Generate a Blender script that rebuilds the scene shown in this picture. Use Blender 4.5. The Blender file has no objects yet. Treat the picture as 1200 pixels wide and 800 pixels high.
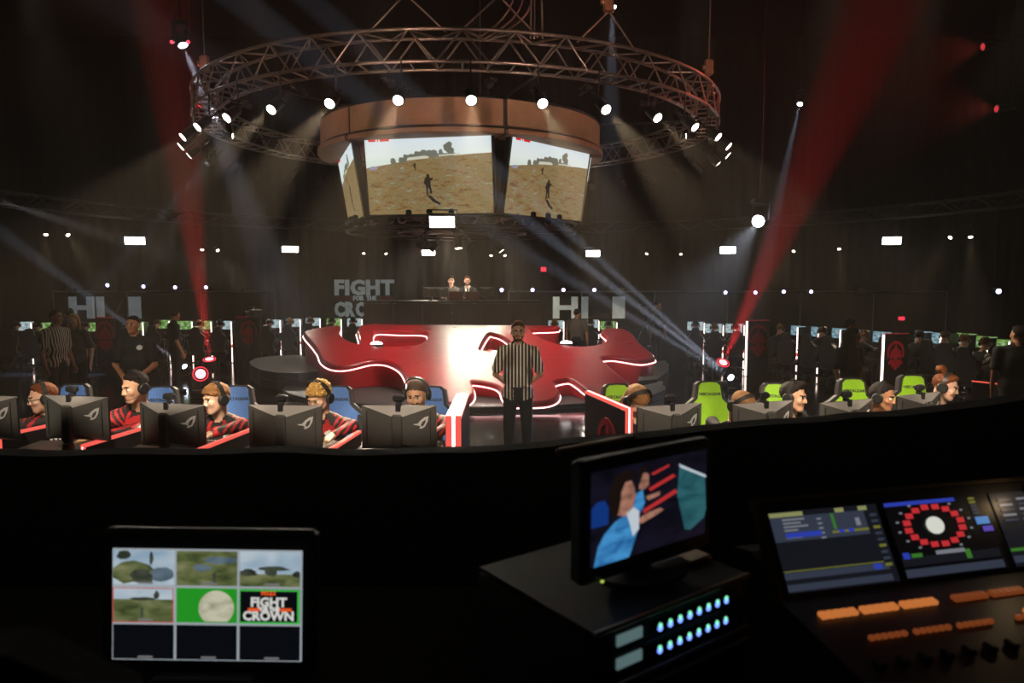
import bpy, bmesh, math, random
import numpy as np
from mathutils import Vector, Matrix, Euler, noise
from mathutils.geometry import tessellate_polygon

random.seed(7)
SC = bpy.context.scene
COL = SC.collection
PI = math.pi
R = math.radians

# ------------------------------------------------------------------ camera
FPX = 840.0                    # focal length in pixels of the 1200x800 frame
CAM_Z = 2.3
PITCH = math.atan(73.0 / FPX)  # horizon falls at pixel row 327
cam_data = bpy.data.cameras.new('camera')
cam_data.sensor_width = 36.0
cam_data.lens = FPX / 1200.0 * 36.0
cam_data.clip_start = 0.05
cam_data.clip_end = 200
cam_data.dof.use_dof = True
cam_data.dof.focus_distance = 7.5
cam_data.dof.aperture_fstop = 2.8
cam = bpy.data.objects.new('camera', cam_data)
COL.objects.link(cam)
cam.location = (0, 0, CAM_Z)
cam.rotation_euler = (PI / 2 - PITCH, 0, 0)
SC.camera = cam

_F = Vector((0, math.cos(PITCH), -math.sin(PITCH)))
_U = Vector((0, math.sin(PITCH), math.cos(PITCH)))
def ray(px, py):
    return _F + Vector(((px - 600) / FPX, 0, 0)) + _U * ((400 - py) / FPX)
def at_y(px, py, y):           # the point of that direction at depth y
    d = ray(px, py)
    return Vector((0, 0, CAM_Z)) + d * (y / d.y)
def at_z(px, py, z):           # the point of that direction on the level z
    d = ray(px, py)
    return Vector((0, 0, CAM_Z)) + d * ((z - CAM_Z) / d.z)

# ------------------------------------------------------------------ world and picture
W = bpy.data.worlds.new('world'); SC.world = W
W.use_nodes = True
W.node_tree.nodes['Background'].inputs['Color'].default_value = (0.002, 0.0018, 0.0016, 1)
W.node_tree.nodes['Background'].inputs['Strength'].default_value = 1.0
# thin theatrical haze fills the air of the hall
_wv = W.node_tree.nodes.new('ShaderNodeVolumeScatter')
_wv.inputs['Color'].default_value = (1, .90, .78, 1)
_wv.inputs['Density'].default_value = .0035
_wv.inputs['Anisotropy'].default_value = .35
W.node_tree.links.new(_wv.outputs['Volume'], W.node_tree.nodes['World Output'].inputs['Volume'])
SC.view_settings.view_transform = 'Standard'
SC.view_settings.look = 'None'
SC.view_settings.gamma = 1.0
SC.view_settings.use_curve_mapping = False
SC.view_settings.exposure = 0.0
SC.cycles.use_denoising = True
SC.cycles.volume_bounces = 0
SC.cycles.max_bounces = 5
SC.cycles.diffuse_bounces = 2
SC.cycles.glossy_bounces = 3
SC.cycles.transparent_max_bounces = 8
SC.cycles.sample_clamp_indirect = 2.0
SC.cycles.caustics_reflective = False
SC.cycles.caustics_refractive = False

def spot(name, loc, target, watts, deg, color=(1, 1, 1), blend=0.3, radius=0.04, parent=None):
    l = bpy.data.lights.new(name, 'SPOT')
    l.energy = watts; l.color = color; l.spot_size = R(deg); l.spot_blend = blend; l.shadow_soft_size = radius
    o = bpy.data.objects.new(name, l); COL.objects.link(o)
    v = (Vector(target) - Vector(loc)).normalized()
    o.location = loc
    o.rotation_euler = v.to_track_quat('-Z', 'Y').to_euler()
    return o

def area(name, loc, target, watts, sx, sy, color=(1, 1, 1), spread=180):
    l = bpy.data.lights.new(name, 'AREA')
    l.energy = watts; l.color = color; l.shape = 'RECTANGLE'; l.size = sx; l.size_y = sy; l.spread = R(spread)
    o = bpy.data.objects.new(name, l); COL.objects.link(o)
    v = (Vector(target) - Vector(loc)).normalized()
    o.location = loc
    o.rotation_euler = v.to_track_quat('-Z', 'Y').to_euler()
    return o

# ------------------------------------------------------------------ materials
MATS = {}
def mat(name, color=(.5, .5, .5), rough=.5, metal=0.0, emit=None, strength=1.0, vary=0.12, scale=14.0, bump=0.0, coat=0.0, spec=.5):
    if name in MATS: return MATS[name]
    m = bpy.data.materials.new(name); m.use_nodes = True
    nt = m.node_tree; b = nt.nodes['Principled BSDF']
    b.inputs['Roughness'].default_value = rough
    b.inputs['Metallic'].default_value = metal
    b.inputs['Specular IOR Level'].default_value = spec
    b.inputs['Coat Weight'].default_value = coat
    tc = nt.nodes.new('ShaderNodeTexCoord')
    nz = nt.nodes.new('ShaderNodeTexNoise'); nz.inputs['Scale'].default_value = scale; nz.inputs['Detail'].default_value = 3
    nt.links.new(tc.outputs['Object'], nz.inputs['Vector'])
    mx = nt.nodes.new('ShaderNodeMix'); mx.data_type = 'RGBA'
    mx.inputs['A'].default_value = (*[c * (1 - vary) for c in color], 1)
    mx.inputs['B'].default_value = (*[min(1, c * (1 + vary)) for c in color], 1)
    nt.links.new(nz.outputs['Fac'], mx.inputs['Factor'])
    nt.links.new(mx.outputs['Result'], b.inputs['Base Color'])
    if bump:
        bp = nt.nodes.new('ShaderNodeBump'); bp.inputs['Strength'].default_value = bump; bp.inputs['Distance'].default_value = .01
        nt.links.new(nz.outputs['Fac'], bp.inputs['Height']); nt.links.new(bp.outputs['Normal'], b.inputs['Normal'])
    if emit is not None:
        b.inputs['Emission Color'].default_value = (*emit, 1)
        b.inputs['Emission Strength'].default_value = strength
    MATS[name] = m
    return m

def lamp(name, color, strength):
    """a luminous surface"""
    if name in MATS: return MATS[name]
    m = bpy.data.materials.new(name); m.use_nodes = True
    b = m.node_tree.nodes['Principled BSDF']
    b.inputs['Base Color'].default_value = (0.02, 0.02, 0.02, 1)
    b.inputs['Roughness'].default_value = .4
    b.inputs['Emission Color'].default_value = (*color, 1)
    b.inputs['Emission Strength'].default_value = strength
    MATS[name] = m
    return m

def lin(r, g, b):              # 0..255 display colour to linear
    f = lambda c: (c / 255 / 12.92) if c / 255 <= .04045 else ((c / 255 + .055) / 1.055) ** 2.4
    return (f(r), f(g), f(b))

# ------------------------------------------------------------------ mesh building
class MB:
    def __init__(s): s.v = []; s.f = []; s.m = []; s.sm = []
    def add(s, vs, fs, mi=0, M=None, smooth=False):
        o = len(s.v)
        for p in vs: s.v.append(tuple(M @ Vector(p)) if M is not None else tuple(p))
        for f in fs: s.f.append([i + o for i in f]); s.m.append(mi); s.sm.append(smooth)
        return s
    def box(s, c, d, mi=0, M=None, taper=1.0):
        x, y, z = c; a, b, h = d[0] / 2, d[1] / 2, d[2] / 2
        vs = [(x + i * a * (taper if k > 0 else 1), y + j * b * (taper if k > 0 else 1), z + k * h) for k in (-1, 1) for i, j in ((-1, -1), (1, -1), (1, 1), (-1, 1))]
        return s.add(vs, [(3, 2, 1, 0), (4, 5, 6, 7), (0, 1, 5, 4), (1, 2, 6, 5), (2, 3, 7, 6), (3, 0, 4, 7)], mi, M)
    def bbox(s, c, d, r=.01, mi=0, M=None):
        """box with chamfered vertical and horizontal edges"""
        x, y, z = c; a, b, h = d[0] / 2, d[1] / 2, d[2] / 2
        r = min(r, a * .9, b * .9, h * .9)
        rings = []
        for (k, q) in ((-h, r), (-h + r, 0), (h - r, 0), (h, r)):
            A, B = a - q, b - q
            e = r * .7
            rings.append([(x + px, y + py, z + k) for px, py in ((-A + e, -B), (A - e, -B), (A, -B + e), (A, B - e), (A - e, B), (-A + e, B), (-A, B - e), (-A, -B + e))])
        vs = [p for g in rings for p in g]
        fs = [tuple(range(7, -1, -1)), tuple(range(24, 32))]
        for g in range(3):
            for i in range(8):
                j = (i + 1) % 8
                fs.append((g * 8 + i, g * 8 + j, g * 8 + 8 + j, g * 8 + 8 + i))
        return s.add(vs, fs, mi, M)
    def tube(s, p0, p1, r0, r1=None, n=8, mi=0, M=None, caps=True, smooth=True):
        r1 = r0 if r1 is None else r1
        p0, p1 = Vector(p0), Vector(p1); d = (p1 - p0)
        if d.length < 1e-7: return s
        q = d.to_track_quat('Z', 'Y').to_matrix()
        vs = []
        for p, r in ((p0, r0), (p1, r1)):
            for i in range(n):
                t = 2 * PI * i / n
                vs.append(p + q @ Vector((math.cos(t) * r, math.sin(t) * r, 0)))
        s.add(vs, [(i, (i + 1) % n, n + (i + 1) % n, n + i) for i in range(n)], mi, M, smooth)
        if caps:
            s.add(vs, [tuple(range(n - 1, -1, -1)), tuple(range(n, 2 * n))], mi, M)
        return s
    def path(s, pts, r, n=6, mi=0, M=None, closed=False):
        pts = [Vector(p) for p in pts]
        N = len(pts); vs = []; up = Vector((0, 0, 1))
        for i, p in enumerate(pts):
            a = pts[(i - 1) % N] if (closed or i > 0) else p
            b = pts[(i + 1) % N] if (closed or i < N - 1) else p
            t = (b - a).normalized() if (b - a).length > 1e-9 else Vector((0, 0, 1))
            u = up if abs(t.dot(up)) < .95 else Vector((1, 0, 0))
            x = t.cross(u).normalized(); y = x.cross(t).normalized()
            for k in range(n):
                w = 2 * PI * k / n
                vs.append(p + x * math.cos(w) * r + y * math.sin(w) * r)
        fs = []
        for i in range(N if closed else N - 1):
            j = (i + 1) % N
            for k in range(n):
                l = (k + 1) % n
                fs.append((i * n + k, i * n + l, j * n + l, j * n + k))
        if not closed:
            fs.append(tuple(range(n - 1, -1, -1))); fs.append(tuple((N - 1) * n + k for k in range(n)))
        return s.add(vs, fs, mi, M, True)
    def lathe(s, prof, n=16, mi=0, M=None, smooth=True):
        """prof: (radius, z) pairs from bottom to top"""
        vs = []; fs = []
        for r, z in prof:
            for i in range(n):
                t = 2 * PI * i / n
                vs.append((math.cos(t) * r, math.sin(t) * r, z))
        for g in range(len(prof) - 1):
            for i in range(n):
                j = (i + 1) % n
                fs.append((g * n + i, g * n + j, g * n + n + j, g * n + n + i))
        s.add(vs, fs, mi, M, smooth)
        return s.add(vs, [tuple(range(n - 1, -1, -1)), tuple((len(prof) - 1) * n + i for i in range(n))], mi, M)
    def ball(s, c, r, n=10, mi=0, M=None, sc=(1, 1, 1)):
        prof = [(max(1e-4, math.cos(-PI / 2 + PI * k / n)) , math.sin(-PI / 2 + PI * k / n)) for k in range(n + 1)]
        vs = []; fs = []; m = n + 4
        for q, z in prof:
            for i in range(m):
                t = 2 * PI * i / m
                vs.append((c[0] + math.cos(t) * q * r * sc[0], c[1] + math.sin(t) * q * r * sc[1], c[2] + z * r * sc[2]))
        for g in range(n):
            for i in range(m):
                j = (i + 1) % m
                fs.append((g * m + i, g * m + j, g * m + m + j, g * m + m + i))
        return s.add(vs, fs, mi, M, True)
    def prism(s, poly, z0, z1, mi=0, M=None, holes=()):
        """flat polygon in xy (holes allowed) extruded from z0 to z1"""
        loops = [list(poly)] + [list(h) for h in holes]
        flat = [p for l in loops for p in l]
        tri = tessellate_polygon([[Vector((p[0], p[1], 0)) for p in l] for l in loops])
        n = len(flat)
        vs = [(p[0], p[1], z0) for p in flat] + [(p[0], p[1], z1) for p in flat]
        fs = []
        for t in tri:
            a, b, c = t
            ar = (flat[b][0] - flat[a][0]) * (flat[c][1] - flat[a][1]) - (flat[b][1] - flat[a][1]) * (flat[c][0] - flat[a][0])
            if ar < 0: a, b, c = c, b, a
            fs.append((a + n, b + n, c + n)); fs.append((c, b, a))
        o = 0
        for li, l in enumerate(loops):
            k = len(l)
            ar = sum(l[i][0] * l[(i + 1) % k][1] - l[(i + 1) % k][0] * l[i][1] for i in range(k))
            ccw = ar > 0
            if li > 0: ccw = not ccw
            for i in range(k):
                j = (i + 1) % k
                q = (o + i, o + j, o + j + n, o + i + n)
                fs.append(q if ccw else q[::-1])
            o += k
        return s.add(vs, fs, mi, M)
    def build(s, name, mats, parent=None, loc=None, rot=None):
        me = bpy.data.meshes.new(name)
        me.from_pydata(s.v, [], s.f)
        for m in (mats if isinstance(mats, (list, tuple)) else [mats]): me.materials.append(m)
        me.polygons.foreach_set('material_index', s.m)
        me.polygons.foreach_set('use_smooth', s.sm)
        me.update()
        return link(name, me, parent, loc, rot)

def link(name, me, parent=None, loc=None, rot=None):
    o = bpy.data.objects.new(name, me); COL.objects.link(o)
    if parent is not None: o.parent = parent
    if loc is not None: o.location = loc
    if rot is not None: o.rotation_euler = rot
    return o

def tag(o, label=None, cat=None, group=None, kind=None):
    if label: o['label'] = label
    if cat: o['category'] = cat
    if group: o['group'] = group
    if kind: o['kind'] = kind
    return o

def thing(name, label, cat, loc=(0, 0, 0), rz=0, group=None):
    o = bpy.data.objects.new(name, None); COL.objects.link(o)
    o.empty_display_size = .1
    o.location = loc; o.rotation_euler = (0, 0, rz)
    return tag(o, label, cat, group)

def struct(o, label=None):
    o['kind'] = 'structure'
    if label: o['label'] = label
    return o

def copy_tree(o, parent=None):
    c = o.copy(); COL.objects.link(c); c.parent = parent
    for ch in list(o.children): copy_tree(ch, c)
    return c

def spline(pts, n=5, closed=True):
    """Catmull-Rom through the points"""
    out = []; N = len(pts)
    rng = range(N) if closed else range(N - 1)
    for i in rng:
        g = (lambda k: pts[k % N]) if closed else (lambda k: pts[min(max(k, 0), N - 1)])
        p0, p1, p2, p3 = g(i - 1), g(i), g(i + 1), g(i + 2)
        for k in range(n):
            t = k / n
            out.append(tuple(.5 * (2 * b + (c - a) * t + (2 * a - 5 * b + 4 * c - d) * t * t + (3 * b - a - 3 * c + d) * t ** 3) for a, b, c, d in zip(p0, p1, p2, p3)))
    if not closed: out.append(tuple(pts[-1]))
    return out

def text_mesh(txt, size, extrude=.005, bold=0.0, align='CENTER'):
    c = bpy.data.curves.new('lettering', 'FONT')
    c.body = txt; c.size = size; c.extrude = extrude; c.offset = bold
    c.align_x = align; c.align_y = 'CENTER'; c.resolution_u = 2
    o = bpy.data.objects.new('lettering', c); COL.objects.link(o)
    dg = bpy.context.evaluated_depsgraph_get(); dg.update()
    me = bpy.data.meshes.new_from_object(o.evaluated_get(dg))
    bpy.data.objects.remove(o); bpy.data.curves.remove(c)
    return me

BLACK = mat('matte_black', (.012, .012, .012), .6)
PLASTIC = mat('black_plastic', (.02, .02, .021), .38)
DARKMETAL = mat('dark_metal', (.03, .03, .032), .42, .6)
CLOTH = mat('black_cloth', (.01, .01, .01), .95, bump=.3, scale=90)
# ------------------------------------------------------------------ the setting
def floor_material():
    m = mat('floor_gloss', (.006, .006, .007), .11, vary=.3, scale=3, spec=.7)
    nt = m.node_tree; b = nt.nodes['Principled BSDF']
    tc = nt.nodes.new('ShaderNodeTexCoord'); nz = nt.nodes.new('ShaderNodeTexNoise')
    nz.inputs['Scale'].default_value = 1.3; nz.inputs['Detail'].default_value = 6
    mr = nt.nodes.new('ShaderNodeMapRange'); mr.inputs['To Min'].default_value = .05; mr.inputs['To Max'].default_value = .16
    nt.links.new(tc.outputs['Object'], nz.inputs['Vector']); nt.links.new(nz.outputs['Fac'], mr.inputs['Value'])
    nt.links.new(mr.outputs['Result'], b.inputs['Roughness'])
    return m
RX, RY0, RY1, RZ = 19.0, -3.0, 27.0, 11.0
struct(MB().box((0, (RY0 + RY1) / 2, -.05), (2 * RX, RY1 - RY0, .1)).build('floor', floor_material()), 'glossy black arena floor')
struct(MB().box((0, (RY0 + RY1) / 2, RZ + .05), (2 * RX, RY1 - RY0, .1)).build('ceiling', BLACK), 'black hall ceiling')
DRAPE = mat('black_drape', (.007, .006, .005), .9, bump=.2, scale=30)
def drape(name, p0, p1, z0, z1, label, depth=.09, pitch=.42):
    p0, p1 = Vector((*p0, 0)), Vector((*p1, 0)); d = p1 - p0; L = d.length; d.normalize()
    nrm = Vector((-d.y, d.x, 0)); n = int(L / pitch) * 4
    front = []; back = []
    for i in range(n + 1):
        t = L * i / n
        w = math.sin(t / pitch * 2 * PI) * depth * .5 + math.sin(t * 1.7) * depth * .3
        q = p0 + d * t + nrm * w
        front.append(q); back.append(q + nrm * .05)
    vs = []; fs = []
    for q in front: vs += [(q.x, q.y, z0), (q.x, q.y, z1)]
    for q in back: vs += [(q.x, q.y, z0), (q.x, q.y, z1)]
    o = 2 * (n + 1)
    for i in range(n):
        fs.append((2 * i, 2 * i + 2, 2 * i + 3, 2 * i + 1)); fs.append((o + 2 * i + 1, o + 2 * i + 3, o + 2 * i + 2, o + 2 * i))
    fs += [(0, 1, o + 1, o), (2 * n + 1, 2 * n, o + 2 * n, o + 2 * n + 1)]
    b = MB(); b.add(vs, fs, 0, None, True)
    ob = b.build(name, DRAPE)
    return ob
struct(drape('wall_back', (-RX, RY1 - .3), (RX, RY1 - .3), 0, RZ, ''), 'black pleated drape across the far end of the hall')
struct(MB().box((-RX - .05, (RY0 + RY1) / 2, RZ / 2), (.1, RY1 - RY0, RZ)).build('wall_left', DRAPE), 'black side wall of the hall')
struct(MB().box((RX + .05, (RY0 + RY1) / 2, RZ / 2), (.1, RY1 - RY0, RZ)).build('wall_right', DRAPE), 'black side wall of the hall')
struct(MB().box((0, RY0 - .05, RZ / 2), (2 * RX, .1, RZ)).build('wall_front', DRAPE), 'black wall behind the mixing position')

# ------------------------------------------------------------------ pipe and drape along the far side
PIPE = mat('pipe_metal', (.25, .25, .25), .4, .8)
def pipe_run(pxs, z, y, label):
    x0, x1 = at_y(pxs[0], 340, y).x, at_y(pxs[1], 340, y).x
    t = thing('drape_fence', label, 'fence', ((x0 + x1) / 2, y, 0))
    h = (x1 - x0) / 2
    MB().tube((-h, 0, z), (h, 0, z), .03).build('rail', PIPE, t)
    n = max(2, round(2 * h / 2.6))
    for i in range(n + 1):
        x = -h + 2 * h * i / n
        MB().tube((x, 0, 0), (x, 0, z), .025).box((x, 0, .01), (.4, .4, .02)).build('post', PIPE, t)
    n2 = int(2 * h / .1); vs = []; fs = []
    for i in range(n2 + 1):
        x = -h + 2 * h * i / n2; w = .03 * math.sin(i * 1.1) + .06
        for dy in (0, .02):
            vs += [(x, w + dy, .02), (x, w + dy, z - .04)]
    for i in range(n2):
        a = 4 * i; b = a + 4
        fs += [(a, b, b + 1, a + 1), (a + 3, b + 3, b + 2, a + 2), (a + 1, b + 1, b + 3, a + 3), (a + 2, b + 2, b, a)]
    MB().add(vs, fs, 0, None, True).build('curtain', DRAPE, t)
    return t
FENCE_Y = 24.6
FENCE_Z = at_y(600, 341.5, FENCE_Y).z
pipe_run((62, 322), FENCE_Z, FENCE_Y, 'pipe and black curtain fence behind the row with the blond woman standing')
pipe_run((596, 1110), FENCE_Z, FENCE_Y, 'pipe and black curtain fence beside the raised caster desk')

# ------------------------------------------------------------------ lettering on the far wall
LETTER = mat('letter_grey_glow', lin(215, 228, 228), .6, vary=.3, scale=5, emit=(.8, .95, 1), strength=.085)  # faint glow added to the material so the letters read brighter
REDP = mat('letter_red', lin(110, 22, 18), .5)
def letters(txt, px0, px1, py0, py1, y, material, name, label, bold=.02, sep=None, cat='letter', group=None):
    """each letter fills its own stretch between px0 and px1"""
    n = len(txt)
    a, b = at_y(px0, py0, y), at_y(px1, py1, y)
    wtot = b.x - a.x; h = a.z - b.z
    t = thing(name, label, cat, ((a.x + b.x) / 2, y, b.z), 0, group)
    mes = [text_mesh(c, 1.0, .06, bold) if c != ' ' else None for c in txt]
    wid = []
    for m in mes:
        if m is None: wid.append(.35); continue
        xs = [v.co.x for v in m.vertices]; wid.append(max(xs) - min(xs))
    gap = .07 if sep is None else sep
    k = wtot / (sum(wid) + gap * (n - 1)); x = -wtot / 2
    for c, m, w in zip(txt, mes, wid):
        if m is not None:
            xs = [v.co.x for v in m.vertices]; ys = [v.co.y for v in m.vertices]
            sx, sy = k, h / (max(ys) - min(ys))
            for v in m.vertices:
                u = v.co.copy()
                v.co = ((u.x - min(xs)) * sx, -u.z, (u.y - min(ys)) * sy)
            m.materials.clear(); m.materials.append(material)
            link('letter', m, t, (x, 0, 0))
        x += (w + gap) * k
    return t
LY = 26.3
t = letters('FIGHT', 392, 462, 327.5, 346, LY, LETTER, 'wall_lettering', 'large grey wall letters reading FIGHT above the caster desk side', .045)
t = letters('FOR THE', 414, 441, 346.5, 352, LY, LETTER, 'wall_lettering', 'small grey wall letters reading FOR THE between red bars', .03)
t = letters('CROWN', 392, 464, 353.5, 371, LY, LETTER, 'wall_lettering', 'large grey wall letters reading CROWN half hidden by the caster desk', .045)
for (a, b, l) in ((392, 412.5, 'dark red bar under the letter F of the wall lettering'), (443, 462, 'dark red bar under the letter T of the wall lettering')):
    p, q = at_y(a, 347, LY), at_y(b, 352, LY)
    tag(MB().bbox((0, 0, 0), (q.x - p.x, .08, p.z - q.z), .02).build('wall_bar', REDP, None, ((p.x + q.x) / 2, LY, (p.z + q.z) / 2)), l, 'sign bar')
for off, lab in ((0, 'behind the blond woman'), (567, 'beside the caster desk')):
    y = FENCE_Y - .1
    letters('H1', 81 + off, 122 + off, 347.5, 373, y, LETTER, 'title_lettering', 'pale letters H1 on the curtain fence ' + lab, .035, .1)
    letters('Z', 126 + off, 147 + off, 347.5, 373, y, mat('letter_darkred', (.02, .004, .004), .6), 'title_lettering', 'dark red letter Z on the curtain fence ' + lab, .035)
    letters('1', 151 + off, 165 + off, 347.5, 373, y, LETTER, 'title_lettering', 'single pale numeral 1 on the curtain fence ' + lab, .035)

# exit signs and small wall boxes
def wallbox(px0, py0, px1, py1, y, m, name, label, cat, depth=.08):
    p, q = at_y(px0, py0, y), at_y(px1, py1, y)
    w, h = q.x - p.x, p.z - q.z
    t = thing(name, label, cat, ((p.x + q.x) / 2, y, (p.z + q.z) / 2))
    MB().bbox((0, depth / 2, 0), (w * 1.12, depth, h * 1.2), .01).build('housing', PLASTIC, t)
    MB().bbox((0, -.006, 0), (w, .012, h), .004).build('face', m, t)
    return t
EXITM = lamp('exit_red', (1, .03, .06), 1.6)
wallbox(634, 313, 640, 318, 26.6, EXITM, 'exit_sign', 'small glowing red exit sign above the far curtain', 'sign')
wallbox(1053, 371, 1060, 375, FENCE_Y - .1, EXITM, 'exit_sign', 'small glowing red exit sign behind the skull panel row', 'sign')
BOXM = mat('speaker_grey', (.16, .15, .14), .7)
for px, lab in ((82, 'letters H1 behind the blond woman'), (278, 'row beside the round step'), (727, 'numeral 1 beside the caster desk'), (810, 'broadcast camera')):
    wallbox(px - 5, 337.5, px + 5, 343, FENCE_Y - .1, BOXM, 'wall_speaker', 'small grey speaker on the fence rail above the ' + lab, 'speaker', .12)
wallbox(1005, 337, 1015, 344, FENCE_Y - .1, BOXM, 'wall_speaker', 'small grey box speaker on the fence rail above the woman in black', 'speaker', .12)

# ------------------------------------------------------------------ trusses
TRUSS = mat('truss_aluminium', (.30, .26, .23), .36, .85)
TRUSS_DARK = mat('truss_darkened', (.045, .04, .038), .45, .5)  # darkened copy of the truss metal, makes the perimeter truss less visible
def ring_truss(name, label, cx, cy, Rm, z0, hh, ww, bays, r, tube_n=5, br=.6, TRUSS=TRUSS, rungs=2):
    t = thing(name, label, 'truss', (cx, cy, z0))
    N = bays * 2
    for rr in (Rm - ww / 2, Rm + ww / 2):
        for zz in (0, hh):
            MB().path([(math.sin(2 * PI * i / N) * rr, -math.cos(2 * PI * i / N) * rr, zz) for i in range(N)], r, tube_n, closed=True).build('chord', TRUSS, t)
    a = 2 * PI / bays
    P = lambda ang, rr, zz: (math.sin(ang) * rr, -math.cos(ang) * rr, zz)
    ri, ro = Rm - ww / 2, Rm + ww / 2
    kinds = [
        [(P(0, ri, 0), P(a / 2, ri, hh)), (P(a / 2, ri, hh), P(a, ri, 0))],
        [(P(0, ro, 0), P(a / 2, ro, hh)), (P(a / 2, ro, hh), P(a, ro, 0))],
        [(P(0, ri, 0), P(0, ro, 0))],
        [(P(0, ri, hh), P(a / 2, ro, hh)), (P(a / 2, ro, hh), P(a, ri, hh))]]
    if rungs > 1: kinds.append([(P(a / 2, ri, 0), P(a / 2, ro, 0))])
    for segs in kinds:
        b = MB()
        for p, q in segs: b.tube(p, q, r * br, n=4, caps=False)
        first = b.build('brace', TRUSS, t)
        for k in range(1, bays):
            c = first.copy(); COL.objects.link(c); c.parent = t; c.rotation_euler = (0, 0, a * k)
    return t
CX, CY = -1.02, 14.9            # axis of the stage, the screens and the round truss
RING_R, RING_Z = 4.83, 5.2
ring_truss('round_truss', 'large round box truss hanging above the red stage', CX, CY, RING_R, RING_Z, .42, .40, 44, .026)
OUT_CX, OUT_CY, OUT_R, OUT_Z = 0.0, 13.5, 11.0, 3.85
ring_truss('perimeter_truss', 'dark wide perimeter truss carrying the small spotlights over the player rows', OUT_CX, OUT_CY, OUT_R, OUT_Z, .3, .3, 70, .022, 4, TRUSS=TRUSS_DARK, rungs=1)

def on_circle(px, R0, cx, cy, far=True, py=285):
    """where a column of the picture meets a circle on the floor plan"""
    d = ray(px, py); k = d.x / d.y
    A = 1 + k * k; B = -2 * (k * cx + cy); C_ = cx * cx + cy * cy - R0 * R0
    disc = B * B - 4 * A * C_
    if disc < 0: disc = 0
    y = (-B + (1 if far else -1) * math.sqrt(disc)) / (2 * A)
    return y

# hanging points: hoists, slings and cables over the round truss
STEEL = mat('sling_steel', (.35, .28, .24), .45, .7)
for ang in (R(-5), R(10), R(30), R(78), R(-75), R(178)):
    foot = Vector((CX + math.sin(ang) * RING_R, CY - math.cos(ang) * RING_R, RING_Z + .45))
    t = thing('chain_hoist', 'chain hoist with slings lifting the round truss', 'hoist', foot, 0, 'chain hoists of the round truss')
    MB().tube((0, 0, .75), (0, 0, RZ - foot.z), .012, n=5).build('chain', STEEL, t)
    MB().bbox((0, 0, .62), (.16, .12, .3), .03).tube((-.12, 0, .62), (-.07, 0, .62), .05).build('motor', mat('hoist_paint', (.25, .12, .06), .4), t)
    w = .55
    for s in (-1, 1):
        dx, dy = math.cos(ang) * w * s, math.sin(ang) * w * s
        MB().tube((0, 0, .5), (dx, dy, -.02), .014, n=5).build('sling', STEEL, t)
for i, (px0, px1, sag) in enumerate(((590, 560, .3), (596, 568, .35), (602, 575, .4), (622, 622, 0), (627, 626, 0), (633, 636, 0))):
    a = at_y(px0, -60, 10.8); b = at_y(px1, 52, 10.2)
    b.z = RING_Z + .4
    pts = [a.lerp(b, k / 10) + Vector((sag * math.sin(PI * k / 10), 0, -sag * .4 * math.sin(PI * k / 10))) for k in range(11)]
    tag(MB().path(pts, .014, 5).build('power_cable', STEEL), 'hanging power cable dropping from the ceiling to the round truss', 'cable', 'cables over the round truss')

# ------------------------------------------------------------------ par cans on the round truss
CAN = mat('can_black', (.018, .018, .018), .45, .3)
LENS_ON = lamp('lens_white', (1, .93, .82), 30.0)
def par_can_meshes():
    body = MB().lathe([(.055, 0), (.075, .03), (.08, .22), (.086, .235), (.086, .25)], 14)
    lens = MB().lathe([(.068, .246), (.066, .254)], 14)
    yoke = MB().path([(-.1, 0, .1), (-.1, 0, -.1), (0, 0, -.13), (.1, 0, -.1), (.1, 0, .1)], .012, 5)
    clamp = MB().box((0, 0, -.17), (.05, .05, .1))
    return body, lens, yoke, clamp
_b, _l, _y, _c = par_can_meshes()
_tmp = [_b.build('can_body', CAN), _l.build('lens', LENS_ON), _y.build('yoke', CAN), _c.build('clamp', CAN)]
CANMESH = {o.name: o.data for o in _tmp}
for o in _tmp: bpy.data.objects.remove(o)
def par_can(loc, target, label, group, lens=LENS_ON, watts=None, deg=30, color=(1, .80, .55), name='par_can', scale=1.0, blend=.5, hang_z=None):
    t = thing(name, label, 'spotlight', loc, 0, group)
    v = (Vector(target) - Vector(loc)).normalized()
    t.rotation_euler = v.to_track_quat('Z', 'Y').to_euler()
    t.scale = (scale,) * 3
    for n in ('can_body', 'lens', 'yoke', 'clamp'):
        me = CANMESH[n]
        if n == 'lens' and lens is not LENS_ON:
            key = 'lens_' + lens.name
            if key not in CANMESH:
                CANMESH[key] = me.copy(); CANMESH[key].materials.clear(); CANMESH[key].materials.append(lens)
            me = CANMESH[key]
        link(n, me, t)
    if hang_z:
        rod = MB().tube((0, 0, 0), (0, 0, (hang_z - loc[2]) / scale), .014 / scale, n=6).build('drop_rod', CAN, t)
        rod.rotation_mode = 'QUATERNION'; rod.rotation_quaternion = t.rotation_euler.to_quaternion().inverted()
    if watts:
        spot('beam', Vector(loc) + v * (.27 * scale), target, watts, deg, color, blend, .03)
    return t
LR, LZ = 5.04, 4.81
NCAN = 34
for i in range(NCAN):
    th = 2 * PI * (i + .5) / NCAN
    if th > PI: th -= 2 * PI
    p = Vector((CX + math.sin(th) * LR, CY - math.cos(th) * LR, LZ))
    tgt = Vector((CX + math.sin(th) * (LR + 4.5), CY - math.cos(th) * (LR + 4.5), 1.0))
    front = abs(th) < R(100)
    par_can(p, tgt, 'black par can shining outwards under the round truss', 'par cans under the round truss', watts=(3600 if abs(th) < R(30) else 2200 if abs(th) < R(47) else 900 if abs(th) < R(62) else 220) if front else (700 if abs(th) > R(145) else 130), deg=20, hang_z=RING_Z + .02)

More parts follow.
